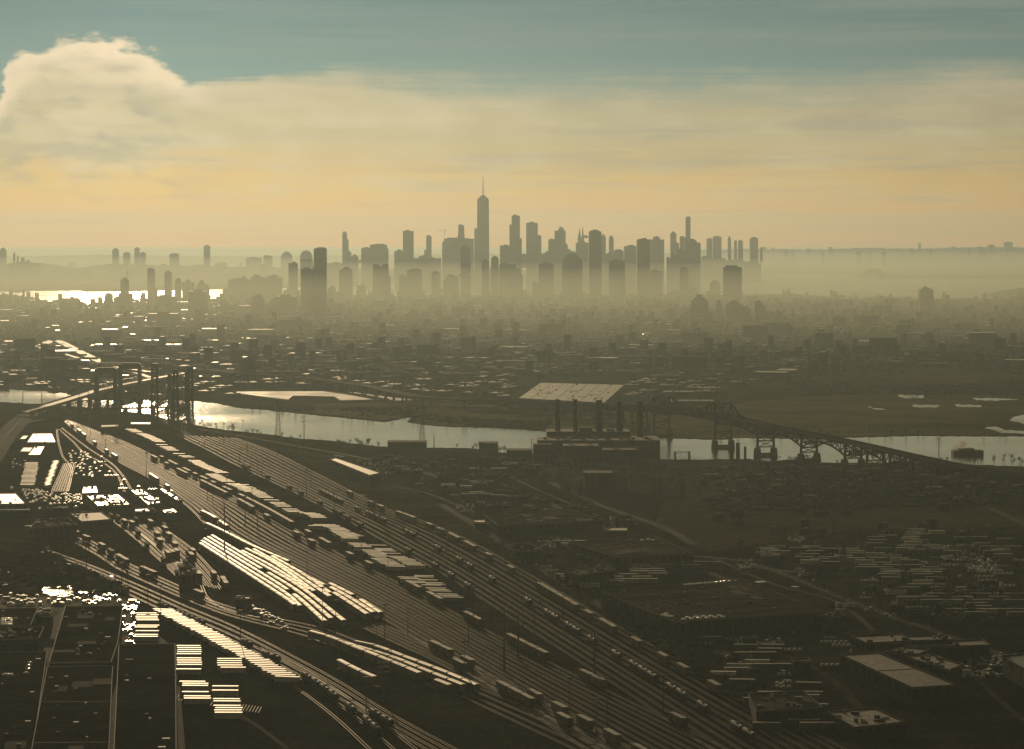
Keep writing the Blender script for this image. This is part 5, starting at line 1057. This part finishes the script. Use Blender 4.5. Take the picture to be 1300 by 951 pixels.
for poly, n in more:
    xs = [p[0] for p in poly]; ys = [p[1] for p in poly]; c = 0
    while c < n:
        px, py = r.uniform(min(xs), max(xs)), r.uniform(min(ys), max(ys))
        if not inside((px, py), poly): continue
        for q in range(r.choice((1, 1, 3, 5))):
            x, y = G(px, py); a = R(90)+r.uniform(-.1, .1); x += q*2.7; b.box(x, y, 0, .9, 4.6, 1.85, a); b.box(x, y, .91, 1.45, 2.4, 1.6, a, .75); c += 1
if rest: tag(b.build('distant_parked_cars', M_paintw), 'tiny parked vehicles farther off in the lots', 'cars', None, 'stuff')

# loose wagons on the oblique sidings below the bright roofs
r = random.Random(90); k = 0
for i in range(9):
    L = smooth_line(GP([(136+i*9, 655+i*2), (168+i*9.5, 680+i*2.2), (200+i*9.5, 708+i*3), (232+i*7, 738+i*1.5)]), 8)
    for x, y, a in walk(L, 18.5, 5):
        if r.random() < .15: place(r.choice((BX, BX, TK)), x, y, a, 'wagon on the oblique sidings below the bright roofs, one of many alike', 'wagons on the oblique sidings', z=.05)

string(Y5[1], .1, .7, BX, 'dim boxcar', 'the dark gap below the end block', 'wagons below the packed end block', .35, 18, 11)
string(Y5[3], .1, .9, BX, 'dim boxcar', 'the far side of the dark gap', 'wagons below the packed end block', .35, 18, 12)
string(Y6[1], .1, .9, TK, 'dark tank car', 'the dark corner under the curving line', 'wagons in the dark corner', .4, 18, 13)

for pts, lab, sd in (([(246, 874), (250, 905)], 'the low stack beside the dark roof, below the kerb', 5), ([(285, 880), (292, 915)], 'the second low stack at the bottom', 6)):
    band(pts, TR, 6.0, R(-2), 'white trailer', lab, GT, .7, 190+sd)
for poly, n, what in (([(930, 872), (1040, 872), (1060, 930), (960, 930)], 14, 'the dim lot before the ribbed hall'), ([(860, 715), (900, 712), (905, 722), (868, 726)], 5, 'the small lot behind the skylit roof'), ([(1100, 722), (1200, 742), (1190, 750), (1100, 735)], 6, 'the roadside past the middle trailer lot')):
    xs = [p[0] for p in poly]; ys = [p[1] for p in poly]; c = 0
    while c < n:
        px, py = r.uniform(min(xs), max(xs)), round(r.uniform(min(ys), max(ys))/4)*4
        if inside((px, py), poly): x, y = G(px, py); place(CT if r.random() < .7 else TR, x, y, R(r.uniform(-8, 0)), 'trailer in '+what, 'trailers in '+what); c += 1
# ------------------------------------------------------------------ poles, pylons, masts
def pole_proto():
    e = empty('utility_pole', (0, 0, 0)); MB().lathe(0, 0, [(.6, -.6), (.45, 12), (.25, 34)], 8).build('pole', M_steel, e)
    for z in (23, 27.5, 32): MB().bar((-3, 0, z), (3, 0, z), .3).build('crossarm', M_steel, e)
    return reg(e)
def pylon_proto():
    e = empty('transmission_pylon', (0, 0, 0)); b = MB(); lattice(b, 0, 0, 5.5, 5.5, -.6, 36, 6, .22, .2); b.build('lattice_body', M_steel, e)
    for z in (24, 29.5, 35):
        b = MB(); b.bar((-4.5, 0, z), (4.5, 0, z), .3); b.bar((-4.5, 0, z), (0, 0, z+2), .2); b.bar((4.5, 0, z), (0, 0, z+2), .2); b.build('crossarm', M_steel, e)
    return reg(e)
def mast_proto():
    e = empty('light_mast', (0, 0, 0)); MB().lathe(0, 0, [(.3, -.6), (.22, 10), (.14, 22)], 6).build('pole', M_steel, e); b = MB(); b.box(0, 0, 21.5, 22.3, 2.6, .6); b.build('lamp_head', M_steel, e); return reg(e)
UP = pole_proto(); PY = pylon_proto(); LM = mast_proto()
poles = [(386, 527, 570, 'pole standing alone against the widest stretch of river'), (551, 550, 568, 'short pole by the long riverside shed'), (53, 487, 512, 'pole by the pale bridge approach'), (29, 488, 511, 'pole near the upper pond at the picture edge'), (101, 492, 517, 'pole under the bridge approach by the green portals'), (112, 490, 518, 'second pole under the bridge approach'),
 (755, 800, 866, 'tall dark pole in the main line bundle at the bottom'), (931, 755, 825, 'pole before the skylit warehouse'), (487, 838, 885, 'pole among the lowest packed cars'), (658, 775, 835, 'pole between the two track groups'), (612, 764, 800, 'pole at the end of the trailer ranks'), (675, 557, 576, 'pole at the end of the power station shed'),
 (1058, 640, 676, 'pole on the dark field, first of a pair'), (1089, 640, 684, 'pole on the dark field, second of a pair'), (285, 640, 706, 'pole between the short string and the central fan'), (640, 770, 850, 'pole by the brown ground above the tank cars'), (846, 610, 640, 'pole below the switchyard'), (1192, 556, 590, 'pole by the far river bank near the viaduct'), (962, 566, 590, 'pole among the viaduct footings')]
for x, yt, yb, lab in poles:
    X, Y = G(x, yb); h = ZT(yt, Y); place(UP, X, Y, .2, lab, 'transmission poles', (1, 1, h/34))
pyl = [(353, 508, 553, 'lattice pylon beside the lone river pole'), (536, 526, 562, 'lattice pylon by the inlet of the river'), (1071, 684, 737, 'pylon above the middle trailer lot'), (1203, 722, 790, 'big pylon over the lower trailer lot'), (1228, 666, 716, 'pylon beside the glittering car lot'), (1291, 712, 766, 'pylon at the picture edge beyond the trailer lots'),
       (911, 757, 800, 'pylon before the long wall of the skylit warehouse'), (150, 500, 545, 'pylon in front of the green portals'), (472, 604, 652, 'pylon in the wide dirt lot'), (690, 600, 640, 'pylon on the waste ground by the power station'), (1010, 590, 640, 'pylon beyond the works yard under the viaduct'), (1250, 600, 640, 'pylon close to the low end of the viaduct')]
for x, yt, yb, lab in pyl:
    X, Y = G(x, yb); h = ZT(yt, Y); place(PY, X, Y, .4, lab, 'lattice pylons', (1, 1, h/36))
r = random.Random(31)
for i in range(90):
    ln = r.choice([Y1[0], Y1[6], Y1[12], Y2[0], Y2[5], Y2[10], Y3[0], Y4[3]]); x, y, a = r.choice(walk(ln, 30)); x += r.choice((-2.1, 2.1)); y += r.uniform(-3, 3)
    if y < 1150 or y > 3000: continue
    place(LM, x, y, a+PI/2, 'thin lamp mast standing among the railway tracks', 'lamp masts among the tracks', (1, 1, r.uniform(.6, 1.1)))
# ------------------------------------------------------------------ trees
M_twig = mat('bare_twigs', (.030, .026, .016), .95, .02, scale=.4, orand=.35); M_bark = mat('bark', (.03, .025, .018), .9, .1, scale=1)
def tree_proto(seed, h=12, w=8, n=170):
    r = random.Random(seed); e = empty('bare_tree', (0, 0, 0)); b = MB(); b.lathe(0, 0, [(.35, -.6), (.26, h*.3), (.12, h*.6)], 6)
    for i in range(6):
        a = r.uniform(0, 6.28); b.bar((0, 0, h*r.uniform(.25, .5)), (math.cos(a)*w*.3, math.sin(a)*w*.3, h*r.uniform(.6, .85)), .14)
    b.build('trunk', M_bark, e); c = MB(); cl = [(r.uniform(-.3, .3)*w, r.uniform(-.3, .3)*w, h*r.uniform(.42, .85), w*r.uniform(.14, .26)) for _ in range(9)]
    for i in range(n):
        x, y, z, q = r.choice(cl); d = np.array([r.gauss(0, 1) for _ in range(3)]); d = d/np.linalg.norm(d)*q*r.uniform(.4, 1); s = r.uniform(.25, .6); p = np.array((x, y, z))+d
        t = np.array([r.gauss(0, 1) for _ in range(3)]); t /= np.linalg.norm(t); u = np.cross(t, d); u /= (np.linalg.norm(u)+1e-6); k = len(c.v); c.v += [tuple(p-t*s-u*s*.5), tuple(p+t*s-u*s*.5), tuple(p+u*s*.8)]; c.f.append((k, k+1, k+2))
    c.build('crown', M_twig, e); return reg(e)
TP = [tree_proto(1), tree_proto(2, 9, 8, 130), tree_proto(3, 15, 10, 220)]
def trees(pts, n, spread, lab, group, seed):
    L = resample(GP(pts), 60); r = random.Random(seed)
    for i in range(n):
        x, y = L[r.randrange(60)]; s = r.uniform(.4, .8); place(r.choice(TP), x+r.uniform(-spread, spread), y+r.uniform(-spread, spread)*1.3, r.uniform(0, 6), lab, group, (s, s, s*r.uniform(.8, 1.1)))
trees([(250, 541), (300, 550), (386, 561), (477, 570)], 46, 8, 'bare tree on the near river bank above the rail yard', 'trees on the near river bank', 1)
trees([(560, 571), (603, 572), (650, 577)], 14, 5, 'bare tree on the bank before the power station', 'trees before the power station', 2)
trees([(1130, 592), (1200, 590), (1250, 588), (1310, 590)], 34, 14, 'bare tree on the river bank by the low end of the viaduct', 'trees by the low viaduct end', 3)
trees([(990, 586), (1041, 590), (1120, 590)], 22, 6, 'bare tree at the water under the viaduct arches', 'trees under the viaduct', 4)
trees([(1170, 508), (1200, 492), (1220, 500)], 26, 26, 'bare tree in the grove among the marsh ponds', 'marsh grove', 5)
trees([(600, 541), (500, 535), (420, 526), (330, 518)], 34, 10, 'bare tree on the far bank of the river', 'trees on the far river bank', 6)
trees([(900, 555), (1000, 554), (1115, 552), (1300, 551)], 28, 6, 'low bare tree along the marsh bank', 'trees along the marsh bank', 7)
trees([(700, 735), (760, 760), (850, 800), (940, 850)], 22, 6, 'bare tree in the strip beside the skylit warehouse', 'trees by the skylit warehouse', 8)
trees([(870, 690), (960, 700), (1060, 740), (1120, 780)], 22, 14, 'bare tree near the road behind the skylit warehouse', 'trees behind the skylit warehouse', 9)
trees([(10, 745), (60, 740), (150, 744)], 18, 7, 'bare tree around the small bright pond', 'trees around the bright pond', 10)
trees([(60, 706), (110, 700), (170, 705)], 16, 10, 'bare tree on the dark plot below the grey roofs', 'trees below the grey roofs', 11)
# ------------------------------------------------------------------ the dim city: blocks, houses, woods
M_city = [mat('city_roof_dark', (.030, .028, .022), .95, .03, scale=.02), mat('city_roof_grey', (.07, .065, .05), .9, .1, scale=.02), mat('city_roof_pale', (.20, .18, .14), .6, .3, scale=.02), mat('city_roof_glossy', (.42, .38, .30), .38, .5, metal=.2, scale=.02)]
BAY = [GP(bay_l), GP(bay_r), GP(up+lo), GP([(300, 492), (345, 492), (540, 504), (640, 512), (700, 512), (660, 520), (560, 515), (480, 514), (400, 512), (300, 507)]), GP([(640, 513), (655, 480), (800, 482), (790, 516)]), GP([(700, 512), (830, 516), (900, 505), (990, 480), (1100, 468), (1400, 462), (1400, 560), (700, 560)])]
def wet(x, y): return any(inside((x, y), p) for p in BAY)
def city(name, Y0, Y1_, n, seed, hs, label=None, keep=None):
    r = random.Random(seed); V = []; Fc = []; MI = []; c = 0; out = []
    while c < n:
        Y = math.sqrt(r.uniform(Y0*Y0, Y1_*Y1_)); X = r.uniform(-.22, .22)*Y; px = 650+X*F/Y; py = HZ+H*F/Y
        ang = R(-17) if px > 250 else R(22)
        u, v = X*math.cos(ang)+Y*math.sin(ang), -X*math.sin(ang)+Y*math.cos(ang)
        u = round(u/13)*13; v = round(v/30)*30
        if u % 78 < 14 or v % 240 < 16: continue
        X, Y = u*math.cos(ang)-v*math.sin(ang), u*math.sin(ang)+v*math.cos(ang)
        dens = math.sin(X*.0021+1.3)+math.sin(Y*.0017+.4)+math.sin((X+Y)*.0009)
        if r.random() > .62+.2*dens or wet(X, Y): continue
        c += 1
        if keep and keep(X, Y, u, v): out.append((X, Y, ang)); continue
        big = r.random() < .07; w, d = (r.uniform(28, 60), r.uniform(25, 50)) if big else (r.uniform(8, 11.5), r.uniform(12, 25)); h = r.uniform(6, 12) if r.random() < .93 else r.uniform(14, hs)
        cs, sn = math.cos(ang), math.sin(ang); k = len(V)
        for z in (-1, h):
            for sx, sy in ((-1, -1), (1, -1), (1, 1), (-1, 1)): V.append((X+sx*w/2*cs-sy*d/2*sn, Y+sx*w/2*sn+sy*d/2*cs, z))
        Fc += [(k+4, k+5, k+6, k+7)]+[(k+i, k+(i+1) % 4, k+4+(i+1) % 4, k+4+i) for i in range(4)]
        q = r.random(); lf = .05 if px < 330 else .05 if px < 900 else .03; mi = 3 if q < lf*(2 if big else .6) else 2 if q < lf*2.2 else 1 if q < .42 else 0
        MI += [mi]+[0 if r.random() < .6 else 1]*4
    me = bpy.data.meshes.new(name); me.from_pydata(V, [], Fc)
    for m in M_city: me.materials.append(m)
    me.polygons.foreach_set('material_index', MI); me.update(); o = bpy.data.objects.new(name, me); COL.objects.link(o)
    tag(o, label, 'buildings', None, 'stuff'); return out
near_h = city('city_blocks', 3650, 10200, 15500, 5, 34, 'countless small buildings of the dim city between river and skyline', keep=lambda x, y, u, v: y < 4080)
random.Random(3).shuffle(near_h)
# the nearest houses one by one
def house_proto(kind):
    e = empty(['row_house', 'flat_roofed_block'][kind], (0, 0, 0))
    if kind == 0:
        MB().box(0, 0, -.6, 6.5, 9, 15).build('wall', M_city[1], e); b = MB(); b.v = [(-4.8, -7.8, 6.5), (4.8, -7.8, 6.5), (4.8, 7.8, 6.5), (-4.8, 7.8, 6.5), (0, -7.8, 9.8), (0, 7.8, 9.8)]; b.f = [(0, 4, 5, 3), (1, 2, 5, 4), (0, 1, 4), (3, 5, 2), (0, 3, 2, 1)]; b.build('roof', M_city[0], e)
    else:
        MB().box(0, 0, -.6, 9, 14, 22).build('wall', M_city[1], e); MB().box(0, 0, 9.01, 9.6, 14.5, 22.5).build('roof', M_city[2], e); MB().box(2, 3, 9.61, 11.5, 4, 4).build('roof_unit', M_city[0], e)
    return reg(e)
HP = [house_proto(0), house_proto(1)]; CAT['row_house'] = 'house'; CAT['flat_roofed_block'] = 'building'; r = random.Random(8)
kk = 0
for x, y, a in near_h:
    if kk >= 280: break
    kk += 1; zone = 'beyond the green lift bridge' if 650+x*F/y < 300 else 'behind the lagoon' if 650+x*F/y < 640 else 'beyond the humped viaduct'; p = HP[0] if r.random() < .6 else HP[1]
    place(p, x, y, a, ('small gabled house ' if p is HP[0] else 'flat pale-roofed block ')+zone+', one of many alike', 'houses '+zone, (r.uniform(.8, 1.4), r.uniform(.8, 1.3), r.uniform(.6, 1)))
# pale industrial roofs scattered through the left part of town
r = random.Random(21); k = 0; t = 0
while k < 46 and t < 900:
    t += 1; px = r.uniform(-10, 330) if k < 36 else r.uniform(380, 900); py = r.uniform(398, 486); w = r.uniform(6, 24); x, y = G(px, py)
    if wet(x, y) or abs(px-100) < 30 and 438 < py < 470: continue
    k += 1; dpy = r.uniform(.7, 1.8)
    shed([(px, py+dpy), (px+2, py), (px+2+w, py), (px+w, py+dpy)], r.uniform(6, 9), [M_glare, M_white, M_white, M_grey][k % 4], 'pale roofed shed glinting in the town, one of many alike', 'shed', 'shed', group='pale sheds glinting in the town', vents=2, seed=k)
# woods
def woods(name, polys, n, seed, label, hmin=5, hmax=11):
    r = random.Random(seed); V = []; Fc = []
    for poly, share in polys:
        P = GP(poly) if poly[0][1] > HZ else poly; xs = [p[0] for p in P]; ys = [p[1] for p in P]; c = 0; t = 0
        while c < n*share and t < n*20:
            t += 1; x, y = r.uniform(min(xs), max(xs)), r.uniform(min(ys), max(ys))
            if not inside((x, y), P) or math.sin(x*.011+seed)+math.sin(y*.007)+math.sin((x-y)*.004) < r.uniform(-1.6, 1.2) or inside((x, y), BAY[2]) or inside((x, y), BAY[0]): continue
            c += 1; s = r.uniform(3, 7); h = r.uniform(hmin, hmax); k = len(V)
            for dx, dy, z in ((1, 0, h*.5), (0, 1, h*.55), (-1, 0, h*.45), (0, -1, h*.5), (.2, .1, h), (0, 0, -.6)): V.append((x+dx*s*r.uniform(.6, 1.2), y+dy*s*r.uniform(.6, 1.2), z*r.uniform(.8, 1.1)))
            Fc += [(k, k+1, k+4), (k+1, k+2, k+4), (k+2, k+3, k+4), (k+3, k, k+4), (k+1, k, k+5), (k+2, k+1, k+5), (k+3, k+2, k+5), (k, k+3, k+5)]
    me = bpy.data.meshes.new(name); me.from_pydata(V, [], Fc); me.materials.append(M_twig); me.update(); o = bpy.data.objects.new(name, me); COL.objects.link(o); tag(o, label, 'woods', None, 'stuff')
woods('woods', [([(-60, 400), (300, 396), (900, 392), (1360, 384), (1360, 470), (900, 480), (640, 478), (300, 470), (-60, 490)], 1)], 9000, 2, 'dark winter trees merging into one mass across the town')
woods('scrub', [([(1000, 480), (1360, 462), (1360, 500), (1150, 500), (1000, 500)], .5), ([(430, 520), (640, 515), (700, 530), (690, 545), (600, 540), (520, 530)], .2), ([(880, 600), (1000, 596), (1300, 620), (1300, 640), (900, 650)], .35), ([(560, 578), (690, 585), (850, 630), (700, 640), (560, 620)], .25), ([(-40, 700), (60, 705), (165, 750), (-40, 755)], .1), ([(700, 740), (760, 752), (860, 800), (1000, 900), (960, 905), (850, 830)], .12), ([(640, 690), (700, 735), (720, 720), (660, 688)], .05)], 3400, 4, 'low dark scrub spread over marsh and waste ground', 1.2, 4)
# boats on the bay
M_hull = mat('hull', (.05, .045, .04), .7, .3, scale=1)
for x, y, w, lab in ((947.5, 356, 7, 'long low ship in the haze right behind the twin-capped slab'), (1071, 361.5, 6, 'low ship on the open bay between slab and lone bay tower'), (1088, 357.5, 3, 'small boat farther out than the low ship on the bay'), (1110, 352, 4, 'boat by the hazy island')):
    X, Y = G(x, y); w = w*Y/F; e = empty('ship', (X, Y, 0)); tag(e, lab, 'ship'); b = MB(); b.prism([(-w/2, -w*.07), (w*.4, -w*.07), (w/2, 0), (w*.4, w*.07), (-w/2, w*.07)], -.5, w*.05+3); b.build('hull', M_hull, e)
    MB().box(-w*.3, 0, w*.05+3.01, w*.05+14, w*.14, w*.1).build('bridge_house', M_hull, e); MB().box(-w*.3, 0, w*.05+14.01, w*.05+19, 3, 3).build('funnel', M_hull, e)
# jetty on the bay, old terminal with turrets
e = empty('jetty', (AT(1135, 10000), 10000, 0)); tag(e, 'long thin jetty on piles reaching over the bay', 'jetty'); MB().box(0, 0, 4, 6, 160, 6).build('deck', M_hull, e)
for i in range(14): MB().box(-75+i*11.5, 0, -2, 3.99, 1.5, 4).build('pile', M_hull, e)
D = 9900; e = empty('terminal_building', (AT(1000, D), D, 0)); tag(e, 'old terminal with a small spired turret on the bay shore', 'building'); MB().box(0, 0, -1, 13, 110, 30).build('hall', M_city[1], e); MB().box(0, -3, 13.01, 22, 40, 24).build('clock_hall', M_city[1], e)
for s in (-16, 4): o = MB().box(s, 0, 22.01, 32, 7, 7).build('turret', M_city[1], e); MB().box(s, 0, 32.01, 43, 6, 6, 0, .05).build('spire', M_city[0], o)
# chimney by the bright water and steam on the river bank
e = MB().lathe(0, 0, [(5, -1), (3.6, 45), (3.8, 50)], 12).build('chimney', M_stack, None, (AT(30, 9000), 9000, 0)); tag(e, 'solitary chimney cut out against the bright water', 'chimney')
e = MB().lathe(0, 0, [(3, -1), (2.2, 30), (2.4, 33)], 12).build('chimney', M_stack, None, (AT(179, 9000), 9000, 0)); tag(e, 'thin chimney by the first slim tower over bright water', 'chimney')
# low works with its own quay on the far bank and its steam
D = 2705; e = empty('quay_building', (AT(1228, D), D, 0)); tag(e, 'long dark quay building on the river beside rising white steam', 'building'); w = 38*D/F; MB().prism([(-w*.5, -8), (w*.5, -8), (w*.5, 8), (-w*.5, 8)], -1, 4.5).build('hall', M_wall, e); MB().box(-w*.05, 0, 4.51, 6.5, w*.5, 12).build('roof', M_grey, e); 
ms = bpy.data.materials.new('steam'); ms.use_nodes = True; N_ = ms.node_tree.nodes; N_.remove(N_['Principled BSDF']); v = N_.new('ShaderNodeVolumePrincipled'); v.inputs['Color'].default_value = (1, .97, .92, 1); v.inputs['Density'].default_value = .3; v.inputs['Anisotropy'].default_value = .2; ms.node_tree.links.new(v.outputs[0], N_['Material Output'].inputs['Volume'])
b = MB(); r = random.Random(4)
for i in range(9):
    t = i/8; q = 1.3+2.4*t; cx, cy, cz = AT(1207, D)-6+17*t+r.uniform(-1.5, 1.5), D-14, 3+9*t**.7+r.uniform(-1, 1)
    b.lathe(cx, cy, [(q*math.sin(PI*k/6)*r.uniform(.8, 1.2)+.02, cz-q*math.cos(PI*k/6)) for k in range(7)], 9)
tag(b.build('steam', ms), 'small white plume of steam rising by the quay building', 'steam', None, 'stuff')

# small low sheds strewn over the works ground under the viaduct and the scrap yards
r = random.Random(66)
zones = [([(880, 588), (1130, 594), (1290, 625), (1200, 640), (1000, 618), (880, 612)], 46, 'works ground under the viaduct'), ([(450, 578), (560, 575), (680, 585), (690, 615), (600, 625), (500, 600)], 34, 'waste ground before the power station'), ([(900, 640), (1050, 645), (1290, 668), (1290, 680), (1050, 676), (900, 668)], 22, 'edge of the dark field'),
         ([(1060, 735), (1290, 735), (1290, 800), (1150, 795)], 26, 'corner lots beyond the skylit warehouse'), ([(565, 640), (720, 640), (860, 672), (700, 650)], 14, 'strip behind the farthest warehouse')]
for poly, n, where in zones:
    xs = [p[0] for p in poly]; ys = [p[1] for p in poly]; k = 0
    while k < n:
        px, py = r.uniform(min(xs), max(xs)), r.uniform(min(ys), max(ys))
        if not inside((px, py), poly): continue
        k += 1; w = r.uniform(6, 22); d = r.uniform(.6, 2.2)
        shed([(px, py+d), (px+1, py), (px+1+w, py-.4), (px+w, py+d-.3)], r.uniform(2.5, 5.5), r.choice([M_tar2, M_tar, M_grey, M_grey, M_white]), 'small low shed on the '+where+', one of many', 'shed', 'small_shed', group='small sheds, '+where, vents=1, seed=k)
trees([(890, 600), (1000, 604), (1120, 610), (1250, 632)], 40, 16, 'bare tree on the works ground under the viaduct', 'trees on the works ground', 12)

shed([(960, 905), (950, 882), (1020, 878), (1045, 900)], 6, M_tar2, 'brown flat roof at the bottom edge beside the fanned tracks', vents=14, seed=71)
shed([(1085, 925), (1050, 905), (1110, 900), (1150, 918)], 6, M_grey, 'pale low roof at the bottom edge below the ribbed hall', vents=10, seed=72)
trees([(700, 745), (800, 800), (900, 860), (1000, 930)], 26, 5, 'leafless tree on the strip beside the outermost main line track', 'trees along the outermost track', 13)
